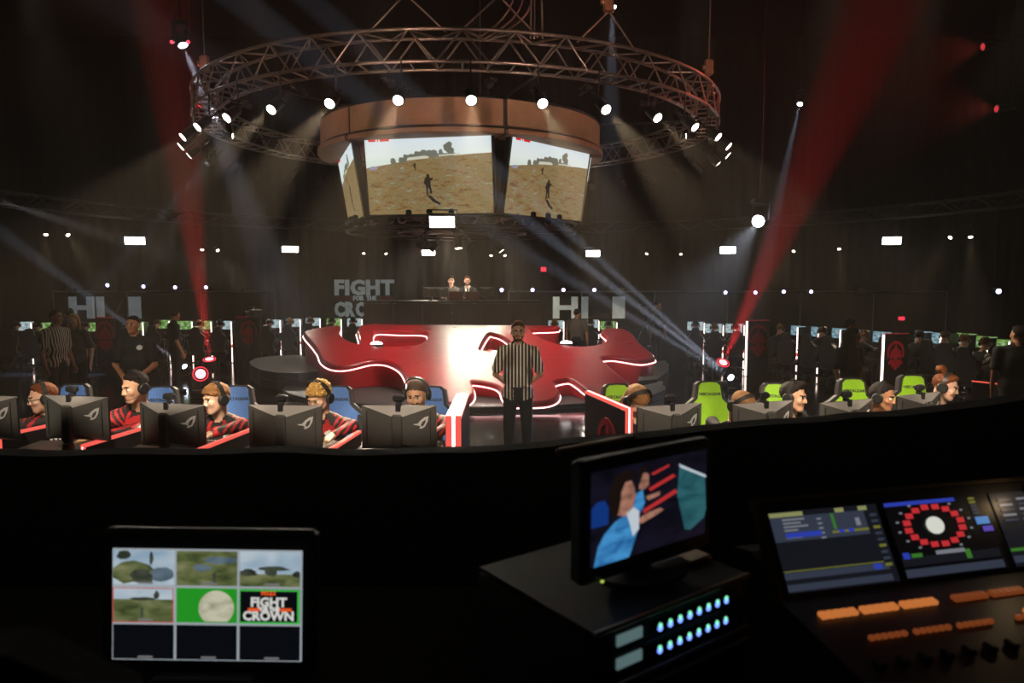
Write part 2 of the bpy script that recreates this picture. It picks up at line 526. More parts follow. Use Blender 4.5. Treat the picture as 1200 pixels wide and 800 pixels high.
# ------------------------------------------------------------------ screens under a drum
DR = 2.79
drum = thing('lighting_drum', 'round fabric drum ring above the hanging screens', 'drum', (CX, CY, 0))
FABRIC = mat('drum_fabric', lin(150, 120, 96), .8, vary=.25, scale=6)
A0 = R(-11)                      # facing of the screen nearest to the mixing position
def arc_panel(r0, r1, a0, a1, z0, z1, n=14):
    vs = []; fs = []
    for i in range(n + 1):
        a = a0 + (a1 - a0) * i / n
        for rr, zz in ((r1, z0), (r1, z1), (r0, z1), (r0, z0)):
            vs.append((math.sin(a) * rr, -math.cos(a) * rr, zz))
    for i in range(n):
        for k in range(4):
            l = (k + 1) % 4
            fs.append((4 * i + k, 4 * i + 4 + k, 4 * i + 4 + l, 4 * i + l))
    fs += [(0, 1, 2, 3)[::-1], tuple(4 * n + k for k in range(4))]
    return vs, fs
for k in range(6):
    a0, a1 = A0 - R(29.2) + k * PI / 3, A0 + R(29.2) + k * PI / 3
    vs, fs = arc_panel(DR - .03, DR, a0, a1, 4.86, 5.3)
    MB().add(vs, fs, 0, None, False).build('panel', FABRIC, drum)
    vs, fs = arc_panel(2.3, DR + .06, a0, a1, 4.72, 4.8)
    MB().add(vs, fs).build('ledge', FABRIC, drum)
for zz in (5.31, 4.83):
    MB().path([(math.sin(2 * PI * i / 60) * DR, -math.cos(2 * PI * i / 60) * DR, zz) for i in range(60)], .022, 5, closed=True).build('hoop', DARKMETAL, drum)
for k in range(6):
    a = A0 + R(30) + k * PI / 3
    MB().box((math.sin(a) * (DR - .05), -math.cos(a) * (DR - .05), 5.05), (.07, .07, .62)).build('upright', BLACK, drum)
    MB().tube((math.sin(a) * DR, -math.cos(a) * DR, 5.32), (math.sin(a) * RING_R, -math.cos(a) * RING_R, 5.3), .02).build('spoke', DARKMETAL, drum)

def emis(name, build, strength=1.0):
    """luminous picture from a node recipe: build(nt) returns a colour socket"""
    m = bpy.data.materials.new(name); m.use_nodes = True
    nt = m.node_tree; b = nt.nodes['Principled BSDF']
    b.inputs['Base Color'].default_value = (.01, .01, .01, 1); b.inputs['Roughness'].default_value = .35
    c = build(nt)
    nt.links.new(c, b.inputs['Emission Color']); b.inputs['Emission Strength'].default_value = strength
    return m
def ramp(nt, fac, stops):
    r = nt.nodes.new('ShaderNodeValToRGB')
    while len(r.color_ramp.elements) < len(stops): r.color_ramp.elements.new(.5)
    for e, (p, c) in zip(r.color_ramp.elements, stops): e.position = p; e.color = (*c, 1)
    nt.links.new(fac, r.inputs['Fac'])
    return r.outputs['Color']
def meadow(nt):
    """dry grass of the game picture, streaked and patchy"""
    tc = nt.nodes.new('ShaderNodeTexCoord')
    mp = nt.nodes.new('ShaderNodeMapping'); mp.inputs['Rotation'].default_value = (0, R(-28), 0); mp.inputs['Scale'].default_value = (2.2, 1, 8)
    n1 = nt.nodes.new('ShaderNodeTexNoise'); n1.inputs['Scale'].default_value = 2.0; n1.inputs['Detail'].default_value = 7
    n1.inputs['Roughness'].default_value = .7
    nt.links.new(tc.outputs['Object'], mp.inputs['Vector']); nt.links.new(mp.outputs['Vector'], n1.inputs['Vector'])
    return ramp(nt, n1.outputs['Fac'], [(.3, lin(92, 66, 40)), (.42, lin(146, 112, 68)), (.5, lin(176, 148, 98)), (.56, lin(140, 128, 84)), (.66, lin(200, 188, 158)), (.74, lin(150, 160, 150))])
MEADOW = emis('game_meadow', meadow, .60)
def skyrec(nt):
    tc = nt.nodes.new('ShaderNodeTexCoord'); sp = nt.nodes.new('ShaderNodeSeparateXYZ')
    nt.links.new(tc.outputs['Object'], sp.inputs['Vector'])
    mr = nt.nodes.new('ShaderNodeMapRange'); mr.inputs['From Min'].default_value = .1; mr.inputs['From Max'].default_value = .66
    nt.links.new(sp.outputs['Z'], mr.inputs['Value'])
    return ramp(nt, mr.outputs['Result'], [(0, lin(206, 222, 206)), (.4, lin(222, 232, 226)), (1, lin(214, 226, 234))])
SKY = emis('game_sky', skyrec, .95)
G_TREE = lamp('game_tree', lin(112, 116, 102), .8)
G_HOUSE = lamp('game_house', lin(214, 214, 196), .8)
G_DARK = lamp('game_figure', lin(44, 34, 28), .8)
G_RED = lamp('game_red', lin(205, 30, 40), 1.0)
G_CAR = lamp('game_car', lin(150, 150, 180), .8)
SW, SH = 2.27, 1.36
def blob(cx, cz, rx, rz, n=16, seed=0):
    rnd = random.Random(seed)
    return [(cx + math.cos(2 * PI * i / n) * rx * rnd.uniform(.75, 1.15), cz + math.sin(2 * PI * i / n) * rz * rnd.uniform(.75, 1.15)) for i in range(n)]
MXZ = Matrix(((1, 0, 0, 0), (0, 0, -1, 0), (0, 1, 0, 0), (0, 0, 0, 1)))   # xy drawing -> standing in xz, facing -y
FIG = [(-.02, .15), (.015, .165), (.035, .14), (.03, .11), (.06, .09), (.085, .11), (.09, .07), (.05, .05), (.045, -.01), (.05, -.06), (.06, -.11), (.065, -.17), (.03, -.17), (.025, -.11), (.005, -.06), (-.005, -.12), (.0, -.19), (-.035, -.19), (-.03, -.1), (-.04, -.03), (-.06, .0), (-.075, -.01), (-.06, .05), (-.045, .1), (-.02, .11)]
def game_screen(k):
    a = A0 + k * PI / 3
    rr = 2.26
    t = thing('hanging_screen', ['video wall screen with dry meadow facing the mixing position', 'video wall screen angled towards the blue white moving head', 'video wall screen turned away from the caster desk', 'video wall screen turned away from the mixing position', 'video wall screen seen edge on under the drum', 'narrow slanting video wall screen next to the wide meadow screen'][k], 'screen',
              (CX + math.sin(a) * rr, CY - math.cos(a) * rr, 4.12), 0)
    t.rotation_euler = Euler((R(9), 0, a), 'XYZ')
    MB().bbox((0, .075, 0), (SW + .07, .12, SH + .07), .015).build('cabinet', BLACK, t)
    hor = [(-SW / 2, .13), (-.7, .19), (-.2, .27), (.1, .31), (.45, .30), (.8, .32), (SW / 2, .33)]
    MB().prism(hor + [(SW / 2, SH / 2), (-SW / 2, SH / 2)], 0, .008, 0, MXZ).build('sky_picture', SKY, t)
    MB().prism([(-SW / 2, -SH / 2), (SW / 2, -SH / 2)] + hor[::-1], 0, .008, 0, MXZ).build('meadow_picture', MEADOW, t)
    b = MB()
    for j, (x, z, rx, rz) in enumerate(((-.63, .23, .04, .055), (-.47, .25, .05, .05), (-.39, .29, .05, .05), (-.29, .31, .05, .04), (-.17, .34, .06, .05), (-.07, .36, .05, .055), (.03, .36, .05, .04), (.12, .36, .05, .045), (.24, .36, .035, .05), (.36, .44, .06, .07), (.42, .38, .05, .06), (.4, .48, .04, .05))):
        MB().prism(blob(x, z, rx * 1.25, rz * 1.15, 22, j), .008, .012, 0, MXZ).build('tree_picture', G_TREE, t)
    MB().prism([(-.52, .215), (-.2, .262), (.1, .295), (.46, .30), (.5, .35), (.3, .345), (.05, .345), (-.2, .32), (-.4, .27), (-.52, .25)], .008, .0115, 0, MXZ).build('hedge_picture', G_TREE, t)
    MB().prism([(-.38, .24), (.02, .27), (.02, .3), (-.05, .315), (-.36, .29)], .012, .015, 0, MXZ).build('house_picture', G_HOUSE, t)
    MB().prism([(.2, .295), (.58, .315), (.58, .335), (.2, .32)], .012, .015, 0, MXZ).build('house_picture', G_HOUSE, t)
    MB().prism([(-1.08, .1), (-.95, .1), (-.92, .13), (-.98, .16), (-1.06, .15)], .012, .015, 0, MXZ).build('car_picture', G_CAR, t)
    b = MB().prism([(x * 1.05 - .02, z * 1.0 - .16) for x, z in FIG], .008, .013, 0, MXZ)
    b.prism([(-.05, -.36), (.02, -.36), (.1, -.44), (.2, -.5), (.17, -.53), (.05, -.47)], .008, .012, 0, MXZ)
    b.prism([(x * .35 - .24, z * .4 + .14) for x, z in FIG], .008, .013, 0, MXZ).build('figure_picture', G_DARK, t)
    b = MB()
    x = -1.06
    for w in (.13, .02, .17): b.box((x + w / 2, -.011, .6), (w, .005, .05)); x += w + .03
    b.build('score_strip', G_RED, t)
    return t
for k in range(6): game_screen(k)
# core behind the screens and rigging ring below
core = thing('screen_frame', 'black frame carrying the hanging screens with cables coiled below', 'frame', (CX, CY, 0))
MB().lathe([(1.0, 3.5), (1.75, 3.7), (1.8, 4.7)], 6, M=Matrix.Rotation(A0 + R(0), 4, 'Z')).build('core', BLACK, core)
for rr_, zz_ in ((2.33, 3.24), (2.33, 3.4), (1.3, 3.24)):
    MB().path([(math.sin(2 * PI * i / 48) * rr_, -math.cos(2 * PI * i / 48) * rr_, zz_) for i in range(48)], .028, 6, closed=True).build('rigging_ring', DARKMETAL, core)
for i in range(12):
    a = 2 * PI * i / 12
    MB().tube((0, 0, 3.26), (math.sin(a) * 2.3, -math.cos(a) * 2.3, 3.26), .025, n=6).build('spoke', DARKMETAL, core)
CABLE = mat('cable_sheath', (.28, .26, .22), .5, .2)
rnd = random.Random(4)
for i in range(14):
    a = A0 + R(-70 + i * 11); rr = 2.0 + rnd.uniform(-.1, .2); r2 = rnd.uniform(.08, .16)
    pts = []
    for k in range(34):
        w = 2 * PI * k / 11
        pts.append((math.sin(a) * rr + math.cos(a) * math.cos(w) * r2 + rnd.uniform(-.01, .01), -math.cos(a) * rr + math.sin(a) * math.cos(w) * r2 + .004 * k, 3.36 + math.sin(w) * r2 * .8 + .001 * k))
    MB().path(pts, .013, 5).build('cable_coil', CABLE, core)
for i in range(18):
    a = A0 + R(-80 + i * 10)
    MB().bbox((math.sin(a) * 2.24, -math.cos(a) * 2.24, 3.42), (.1, .1, .2), .02).build('power_box', DARKMETAL, core)

# floods: bright panels on the perimeter truss and under the screens
PANEL_ON = lamp('panel_white', (1, .95, .86), 22.0)
def flood(px, py, w, h, y, label, watts, tgt, spread=120, name='flood_panel', hang_z=None):
    p = at_y(px, py, y)
    t = thing(name, label, 'floodlight', p, 0)
    v = (Vector(tgt) - p).normalized()
    t.rotation_euler = v.to_track_quat('-Y', 'Z').to_euler()
    MB().bbox((0, .05, 0), (w + .06, .09, h + .06), .015).build('housing', CAN, t)
    for i in range(4):
        for j in range(2):
            MB().box((w * (i - 1.5) / 4, 0, h * (j - .5) / 2), (w / 4 * .97, .012, h / 2 * .96)).build('cell', PANEL_ON, t)
    MB().path([(-w / 2 - .05, .05, 0), (-w / 2 - .05, .05, h / 2 + .1), (w / 2 + .05, .05, h / 2 + .1), (w / 2 + .05, .05, 0)], .012, 5).build('yoke', CAN, t)
    if hang_z:
        rod = MB().tube((0, 0, h / 2 + .08), (0, 0, hang_z - p.z), .015).build('hanger', CAN, t)
        rod.rotation_mode = 'QUATERNION'; rod.rotation_quaternion = t.rotation_euler.to_quaternion().inverted()
    area('flood_light', p + v * .04, p + v, watts, w, h, (1, .88, .70), spread)
    return t
flood_names = ['H1 lettering fence', 'wall letters FIGHT', 'raised caster desk', 'numeral 1 beside the caster desk', 'broadcast camera', 'lit skull panel']
for (px, py, w, h), nm in zip(((158, 282, .46, .19), (340, 292, .46, .18), (502, 296, .42, .17), (695, 297, .44, .2), (853, 293, .45, .2), (1045, 282, .42, .19)), flood_names):
    y = on_circle(px, OUT_R - .15, OUT_CX, OUT_CY, True, py)
    p = at_y(px, py, y)
    tgt = Vector((p.x * .75, y - 7, .8))
    flood(px, py, w, h, y, 'white flood panel on the perimeter truss over the ' + nm, 9, tgt, 90, hang_z=OUT_Z + .01)
flood(518, 260, .42, .2, 12.45, 'bright white flood panel hung below the meadow screen', 26, (-1.0, 8.0, .8), 100)

# small spotlights on the perimeter truss
SPOT_ON = lamp('spot_warm', (1, .86, .66), 16.0)
for i, px_py in enumerate(((54, 268, 0), (76, 270, 1), (237, 287, 1), (252, 289, 1), (427, 292, 1), (450, 293, 0), (577, 295, 1), (590, 295, 1), (760, 293, 0), (797, 293, 0), (933, 290, 1), (983, 286, 1), (1117, 273, 0), (1137, 271, 1))):
    px, py, big = px_py
    y = on_circle(px, OUT_R - .15, OUT_CX, OUT_CY, True, py)
    p = at_y(px, py, y)
    ang = math.atan2(p.x - OUT_CX, -(p.y - OUT_CY))
    side = -.8 if i % 2 == 0 else .9
    tgt = Vector((p.x * .86 + side, p.y - 1.3, .9))
    w_ = 620 if big else 400; d_ = 26
    par_can(p, tgt, 'small warm spotlight clamped under the perimeter truss', 'spotlights of the perimeter truss', SPOT_ON, w_, d_, (1, .8, .52), 'truss_spotlight', .62, hang_z=OUT_Z + .01)

# small blue fixtures on the fence rail and beyond
BLUE_ON = lamp('lens_blue', (.50, .48, 1), 9.0)
for px, py in ((128, 333.5), (170, 335), (207, 336), (243, 336), (588, 339), (624, 339), (660, 339), (696, 339), (849, 342), (884, 342), (917, 341), (949, 341)):
    p = at_y(px, py, FENCE_Y - .12)
    par_can(p + Vector((0, .1, 0)), p + Vector((0, -3, -.25)), 'small blue white par light on the curtain fence rail', 'blue lights along the fence rail', BLUE_ON, None, name='rail_light', scale=.85, hang_z=FENCE_Z)
p = at_y(1165, 340, on_circle(1165, OUT_R - .15, OUT_CX, OUT_CY, True, 340))
par_can(p, p + Vector((-.5, -3, -.3)), 'small blue par light hanging above the players with cream shoulders', None, BLUE_ON, None, name='rail_light', scale=.8, hang_z=OUT_Z + .01)
# ------------------------------------------------------------------ the red stage
STAGE_RED = mat('stage_red', lin(150, 22, 30), .24, vary=.18, scale=2.2, coat=.2, spec=.5)
_nt = STAGE_RED.node_tree; _b = _nt.nodes['Principled BSDF']
_tc = _nt.nodes.new('ShaderNodeTexCoord'); _n = _nt.nodes.new('ShaderNodeTexNoise'); _n.inputs['Scale'].default_value = 1.7; _n.inputs['Detail'].default_value = 7
_mp = _nt.nodes.new('ShaderNodeMapping'); _mp.inputs['Scale'].default_value = (1, 4, 1)
_mr = _nt.nodes.new('ShaderNodeMapRange'); _mr.inputs['To Min'].default_value = .22; _mr.inputs['To Max'].default_value = .40
_nt.links.new(_tc.outputs['Object'], _mp.inputs['Vector']); _nt.links.new(_mp.outputs['Vector'], _n.inputs['Vector'])
_nt.links.new(_n.outputs['Fac'], _mr.inputs['Value']); _nt.links.new(_mr.outputs['Result'], _b.inputs['Roughness'])
STAGE_SIDE = mat('stage_side_red', lin(165, 20, 32), .3, vary=.12, scale=2)
LED_W = lamp('led_white_pink', (1, .55, .54), 3.6)
DECK = mat('platform_black', (.035, .033, .032), .45, vary=.35, scale=5)
SLOPE = .95 / 4.6
def stage_z(y): return .19 + SLOPE * (y - 12.4)
def on_stage(px, py):
    d = ray(px, py); o = Vector((0, 0, CAM_Z))
    # o.z + t d.z = .2 + SLOPE*(t d.y - 12.4)
    t = (.19 - SLOPE * 12.4 - o.z) / (d.z - SLOPE * d.y)
    return o + d * t
OUTL = [(358, 389.5), (368, 401.6), (375, 411), (378.5, 419.5), (387.5, 425.6), (399, 427.6), (412, 426), (426, 422.5), (437, 420.6), (451, 421), (462, 424.3), (471, 430), (476.6, 438), (480.5, 447), (484, 457), (492, 466), (510, 470), (530, 470.5), (545, 468), (552.5, 461.5), (552, 452.5), (549.5, 447), (554, 444), (570, 446), (582, 449), (589, 454), (592, 462), (600, 469), (624, 469.6), (640, 468.5), (650, 464.5), (653, 458), (648, 450.5), (647, 446.5), (654, 443.5), (668, 442), (679, 448), (688, 455), (700, 460.5), (712, 461.8), (725, 459), (737, 451), (721, 437), (704, 422), (702, 418), (707, 416.6), (720, 416.2), (736, 418.6), (750, 420.6), (762, 418.6), (765, 416.5), (758, 410), (748, 402), (742, 394), (737, 388.8), (731, 386), (720, 384.4), (710, 385), (706.5, 388), (713, 394), (711, 400), (700, 404.2), (680, 406), (660, 404), (644, 400), (630, 394), (620, 387.5), (623, 384.6), (649, 383.6), (650, 381.6), (600, 381), (540, 380.6), (480, 380.6), (424, 381), (424, 401.5), (410.5, 400.4), (400, 395), (395, 388), (396, 381.4), (378, 383.6), (364, 386.2)]
outl = [on_stage(*p) for p in OUTL]
outl = [Vector(p) for p in spline([tuple(p) for p in outl], 3)]
HOLES = [[(437, 387.2), (470, 387), (497, 387.4), (503.5, 391), (501.6, 397.5), (493, 403), (476, 406), (453, 406.2), (438, 405)],
         [(571, 389.5), (560.5, 406.5), (563, 410.6), (588, 411.4), (604, 410.6), (606, 406.5), (592, 394), (580, 389.6)]]
holes = [[Vector(p) for p in spline([tuple(on_stage(*q)) for q in h], 3)] for h in HOLES]
ST0 = Vector((CX, CY, 0))
stage = thing('stage', 'glossy red skull shaped stage with white light strips', 'stage', ST0)
BASE_Z = .095
def ccw(l):
    return sum(l[i].x * l[(i + 1) % len(l)].y - l[(i + 1) % len(l)].x * l[i].y for i in range(len(l))) > 0
def inset(l, d, out=True):
    n = len(l); s = 1 if ccw(l) else -1
    r = []
    for i in range(n):
        a, b = l[i - 1], l[(i + 1) % n]
        t = Vector((b.x - a.x, b.y - a.y, 0)).normalized()
        nr = Vector((t.y, -t.x, 0)) * s     # outward
        q = l[i] + nr * d
        q.z = stage_z(q.y)
        r.append(q)
    return r
def rings_wall(mb, rings, mi=0, flip=False):
    n = len(rings[0]); vs = [v - ST0 for rg in rings for v in rg]; fs = []
    for g in range(len(rings) - 1):
        for i in range(n):
            j = (i + 1) % n
            q = (g * n + i, g * n + j, (g + 1) * n + j, (g + 1) * n + i)
            fs.append(q if not flip else q[::-1])
    mb.add(vs, fs, mi, None, True)
def dz(l, z): return [Vector((p.x, p.y, p.z + z)) for p in l]
def toz(l, z): return [Vector((p.x, p.y, min(p.z, z))) for p in l]
# deck
loops = [outl] + holes
tri = tessellate_polygon([[Vector((p.x, p.y, 0)) for p in l] for l in loops])
flat = [p for l in loops for p in l]
fs = []
for a, b, c in tri:
    A, B, C = flat[a], flat[b], flat[c]
    fs.append((a, b, c) if (B.x - A.x) * (C.y - A.y) - (B.y - A.y) * (C.x - A.x) > 0 else (c, b, a))
MB().add([p - ST0 for p in flat], fs).build('deck', STAGE_RED, stage)
def rim(loop, name_wall, hole=False):
    s = -1 if hole else 1
    r1 = outl if not hole else loop
    lip = [loop, dz(inset(loop, .03 * s * (1 if not hole else 1)), -.015), dz(inset(loop, .05 * s), -.05), dz(inset(loop, .05 * s), -.09)]
    b = MB(); c = ccw(loop)
    rings_wall(b, lip, 0, flip=(c != hole)); b.build('rounded_edge', STAGE_RED, stage)
    b = MB()
    low = toz(inset(loop, .02 * s), BASE_Z) if not hole else dz(inset(loop, .02 * s), -.42)
    top = dz(inset(loop, .02 * s), -.09)
    low = [Vector((p.x, p.y, min(p.z, q.z - .01))) for p, q in zip(low, top)]
    rings_wall(b, [top, low], 0, flip=(c != hole)); b.build(name_wall, STAGE_SIDE, stage)
    pts = dz(inset(loop, .06 * s), -.105)
    b = MB().path([p - ST0 for p in pts], .013, 5, closed=True); b.build('light_strip', LED_W, stage)
rim(outl, 'side_wall')
for h in holes: rim(h, 'recess_wall', True)
# recess floors
for h in holes:
    n = len(h)
    lowz = min(p.z for p in h) - .3
    vs = [Vector((p.x, p.y, p.z - .4)) - ST0 for p in h]
    b = MB(); b.add(vs, [tuple(range(n)) if ccw(h) else tuple(range(n - 1, -1, -1))]); b.build('recess_floor', STAGE_SIDE, stage)
# round fill lights in the eye recesses
for (px, py) in ((440, 404.5), (664, 403.5)):
    p = on_stage(px, py) + Vector((0, .12, .02))
    t = thing('uplight', 'round white uplight glowing in an eye recess of the stage', 'light', p, 0, 'uplights in the stage eyes')
    MB().lathe([(.12, -.2), (.15, -.02), (.15, 0)], 16).build('body', CAN, t)
    MB().lathe([(.135, 0), (.11, .035), (.05, .05)], 16).build('lens', lamp('uplight_glow', (1, .9, .85), 6.0), t)

# dark base platform under the stage and the round steps beside it
def disc_poly(cx, cy, r, a0, a1, n=40):
    return [(cx + math.sin(a0 + (a1 - a0) * i / n) * r, cy - math.cos(a0 + (a1 - a0) * i / n) * r) for i in range(n + 1)]
base = thing('stage_platform', 'low black platform under the red stage', 'platform', (CX + .25, CY, 0))
full = [(p.x - CX - .25, p.y - CY) for p in inset(outl, .0)]
MB().prism([(math.sin(2 * PI * i / 60) * 3.95, -math.cos(2 * PI * i / 60) * (2.55 if math.cos(2 * PI * i / 60) > 0 else 2.5)) for i in range(60)], 0, BASE_Z - .01).build('platform_deck', DECK, base)
MB().path([(math.sin(2 * PI * i / 60) * 3.96, -math.cos(2 * PI * i / 60) * (2.56 if math.cos(2 * PI * i / 60) > 0 else 2.51), BASE_Z - .03) for i in range(60)], .012, 4, closed=True).build('platform_edge', BLACK, base)
# round step by the tall lobe
sl = at_z(332, 424, .36)
def step_block(name, label, pts, h):
    c = Vector((sum(p[0] for p in pts) / len(pts), sum(p[1] for p in pts) / len(pts), 0))
    t = thing(name, label, 'step', c)
    loc = [(p[0] - c.x, p[1] - c.y) for p in pts]
    MB().prism(loc, 0, h * .5 - .015).build('lower_tier', DECK, t)
    MB().prism([(x * .985, y * .985) for x, y in loc], h * .5, h - .02).build('upper_tier', DECK, t)
    MB().prism(loc, h - .02, h).build('tread', mat('tread_carpet', (.07, .066, .06), .8, vary=.3, bump=.3, scale=40), t)
    return t
P = lambda px, py, z: tuple(at_z(px, py, z))[:2]
HZ = .36
pts = [P(372, 435, HZ), P(350, 437, HZ), P(325, 436.5, HZ), P(305, 433, HZ), P(294, 428, HZ), P(292, 424, HZ), P(298, 420, HZ), P(312, 417.5, HZ), P(330, 416.2, HZ), P(352, 415.5, HZ), P(358, 418, HZ), P(374, 430, HZ)]
step_block('stage_step', 'round black step block beside the tall lobe of the stage', pts, HZ)
pts = [P(770, 444, .3), P(748, 446, .3), P(748, 436, .3), P(766, 424, .3), P(778, 422, .3), P(784, 427, .3), P(782, 436, .3)]
step_block('stage_step', 'black step block beside the pointed lobe of the stage', pts, .3)
pts = [P(740, 470, .3), P(700, 478, .3), P(700, 466, .3), P(742, 452, .3), P(776, 444, .3), P(778, 455, .3)]
step_block('stage_step', 'black step block behind the player with face bent down', pts, .26)

# ------------------------------------------------------------------ caster desk on a riser
DESKW = mat('caster_desk_wood', (.035, .024, .016), .4, vary=.4, scale=4)
CDY = 18.3
a, b_ = at_y(426, 352.5, CDY), at_y(634, 352.5, CDY)
cd = thing('caster_desk', 'long dark desk of the two commentators on a high riser', 'desk', ((a.x + b_.x) / 2, CDY, 0))
w = b_.x - a.x; th = a.z
MB().bbox((0, .35, th - .03), (w, .8, .06), .012).build('desk_top', DESKW, cd)
np_ = 6
for i in range(np_):
    MB().bbox((-w / 2 + w * (i + .5) / np_, 0, (th - .06) / 2 + .0), (w / np_ - .008, .05, th - .07), .008).build('front_panel', DESKW, cd)
for s in (-1, 1): MB().bbox((s * (w / 2 - .03), .38, th / 2 - .03), (.05, .7, th - .07), .008).build('side_panel', DESKW, cd)
RIS_Z = th - .76
rs = thing('caster_riser', 'black riser platform behind the caster desk', 'platform', ((a.x + b_.x) / 2, CDY + 1.85, 0))
MB().box((0, 0, RIS_Z - .04), (w, 2.0, .08)).build('riser_deck', DECK, rs)
for sx in (-1, 1):
    for sy in (-1, 1): MB().box((sx * (w / 2 - .1), sy * .85, (RIS_Z - .08) / 2), (.08, .08, RIS_Z - .08)).build('leg', DARKMETAL, rs)
# ------------------------------------------------------------------ bodies grown as one surface from a distance field
class Field:
    def __init__(s, lo, hi, h):
        s.lo = np.array(lo, np.float32); s.h = h
        s.n = np.ceil((np.array(hi) - np.array(lo)) / h).astype(int) + 1
        s.D = np.full(tuple(s.n), .2, np.float32); s.I = np.zeros(tuple(s.n), np.int8)
        s.ax = [s.lo[i] + h * np.arange(s.n[i], dtype=np.float32) for i in range(3)]
    def _sub(s, lo, hi):
        a = np.clip(np.floor((np.array(lo) - s.lo) / s.h).astype(int), 0, s.n - 1)
        b = np.clip(np.ceil((np.array(hi) - s.lo) / s.h).astype(int) + 1, 1, s.n)
        sl = tuple(slice(a[i], b[i]) for i in range(3))
        if any(b[i] <= a[i] for i in range(3)): return None, None
        return sl, np.meshgrid(*[s.ax[i][sl[i]] for i in range(3)], indexing='ij')
    def _union(s, sl, d, m, k):
        D = s.D[sl]
        I = s.I[sl]; I[d < D] = m
        if k > 0:
            hh = np.clip(.5 + .5 * (D - d) / k, 0, 1)
            s.D[sl] = D * (1 - hh) + d * hh - k * hh * (1 - hh)
        else: s.D[sl] = np.minimum(D, d)
    def cone(s, a, b, ra, rb, m, k=.02):
        a = np.array(a, np.float32); b = np.array(b, np.float32)
        r = max(ra, rb) + k + 2 * s.h
        sl, P = s._sub(np.minimum(a, b) - r, np.maximum(a, b) + r)
        if sl is None: return
        ab = b - a; L2 = max(float(ab @ ab), 1e-9)
        t = np.clip(((P[0] - a[0]) * ab[0] + (P[1] - a[1]) * ab[1] + (P[2] - a[2]) * ab[2]) / L2, 0, 1)
        d = np.sqrt((P[0] - a[0] - t * ab[0]) ** 2 + (P[1] - a[1] - t * ab[1]) ** 2 + (P[2] - a[2] - t * ab[2]) ** 2) - (ra + (rb - ra) * t)
        s._union(sl, d, m, k)
    def ell_d(s, c, rad, Rm, pad):
        r = max(rad) + pad
        sl, P = s._sub(np.array(c) - r, np.array(c) + r)
        if sl is None: return None, None
        q = [P[i] - c[i] for i in range(3)]
        if Rm is not None:
            q = [sum(Rm[j][i] * q[j] for j in range(3)) for i in range(3)]   # transpose: world -> local
        k0 = np.sqrt(sum((q[i] / rad[i]) ** 2 for i in range(3))); k1 = np.sqrt(sum((q[i] / rad[i] ** 2) ** 2 for i in range(3))) + 1e-6
        return sl, (k0 * (k0 - 1) / k1).astype(np.float32)
    def ell(s, c, rad, m, k=.02, Rm=None):
        sl, d = s.ell_d(c, rad, Rm, k + 2 * s.h)
        if sl is not None: s._union(sl, d, m, k)
    def carve(s, c, rad, k=.01, Rm=None):
        sl, d = s.ell_d(c, rad, Rm, k + 2 * s.h)
        if sl is None: return
        D = s.D[sl]; d = -d
        hh = np.clip(.5 - .5 * (D - d) / k, 0, 1)
        s.D[sl] = D * (1 - hh) + d * hh + k * hh * (1 - hh)
    def mesh(s):
        """surface nets"""
        D = s.D; S = D < 0
        c = np.zeros(tuple(np.array(D.shape) - 1), np.int8)
        for i in (0, 1):
            for j in (0, 1):
                for k in (0, 1):
                    c += S[i:D.shape[0] - 1 + i, j:D.shape[1] - 1 + j, k:D.shape[2] - 1 + k]
        act = np.argwhere((c > 0) & (c < 8))
        idx = np.full(c.shape, -1, np.int32); idx[tuple(act.T)] = np.arange(len(act))
        acc = np.zeros((len(act), 3), np.float32); cnt = np.zeros(len(act), np.float32)
        cor = [(i, j, k) for i in (0, 1) for j in (0, 1) for k in (0, 1)]
        for p in cor:
            for ax in range(3):
                if p[ax]: continue
                q = list(p); q[ax] = 1
                d0 = D[act[:, 0] + p[0], act[:, 1] + p[1], act[:, 2] + p[2]]; d1 = D[act[:, 0] + q[0], act[:, 1] + q[1], act[:, 2] + q[2]]
                w = (d0 < 0) != (d1 < 0)
                t = np.where(w, d0 / np.where(w, d0 - d1, 1), 0)
                pos = np.array(p, np.float32)[None, :].repeat(len(act), 0); pos[:, ax] += t
                acc += pos * w[:, None]; cnt += w
        v = act + acc / np.maximum(cnt, 1)[:, None]
        V = s.lo + v * s.h
        near = np.rint(v).astype(int)
        mid = s.I[near[:, 0], near[:, 1], near[:, 2]]
        F = []
        for ax in range(3):
            u, w = (ax + 1) % 3, (ax + 2) % 3
            sa = [slice(None)] * 3; sb = [slice(None)] * 3
            sa[ax] = slice(0, -1); sb[ax] = slice(1, None)
            ch = S[tuple(sa)] != S[tuple(sb)]
            e = np.argwhere(ch)
            e = e[(e[:, u] > 0) & (e[:, w] > 0) & (e[:, u] < c.shape[u]) & (e[:, w] < c.shape[w])]
            if not len(e): continue
            ins = S[e[:, 0], e[:, 1], e[:, 2]]
            q = []
            for du, dw in ((-1, -1), (0, -1), (0, 0), (-1, 0)):
                f = e.copy(); f[:, u] += du; f[:, w] += dw
                q.append(idx[f[:, 0], f[:, 1], f[:, 2]])
            q = np.stack(q, 1)
            q[~ins] = q[~ins][:, ::-1]
            F.append(q)
        F = np.concatenate(F); F = F[(F >= 0).all(1)]
        return V, F, mid
def to_mesh(name, V, F, ids, mats):
    me = bpy.data.meshes.new(name)
    me.vertices.add(len(V)); me.vertices.foreach_set('co', V.astype(np.float32).ravel())
    me.loops.add(F.size); me.loops.foreach_set('vertex_index', F.astype(np.int32).ravel())
    me.polygons.add(len(F)); me.polygons.foreach_set('loop_start', np.arange(0, F.size, 4, dtype=np.int32))
    for m in mats: me.materials.append(m)
    me.polygons.foreach_set('material_index', ids.astype(np.int32)); me.polygons.foreach_set('use_smooth', np.ones(len(F), bool))
    me.update(calc_edges=True); me.validate()
    return me

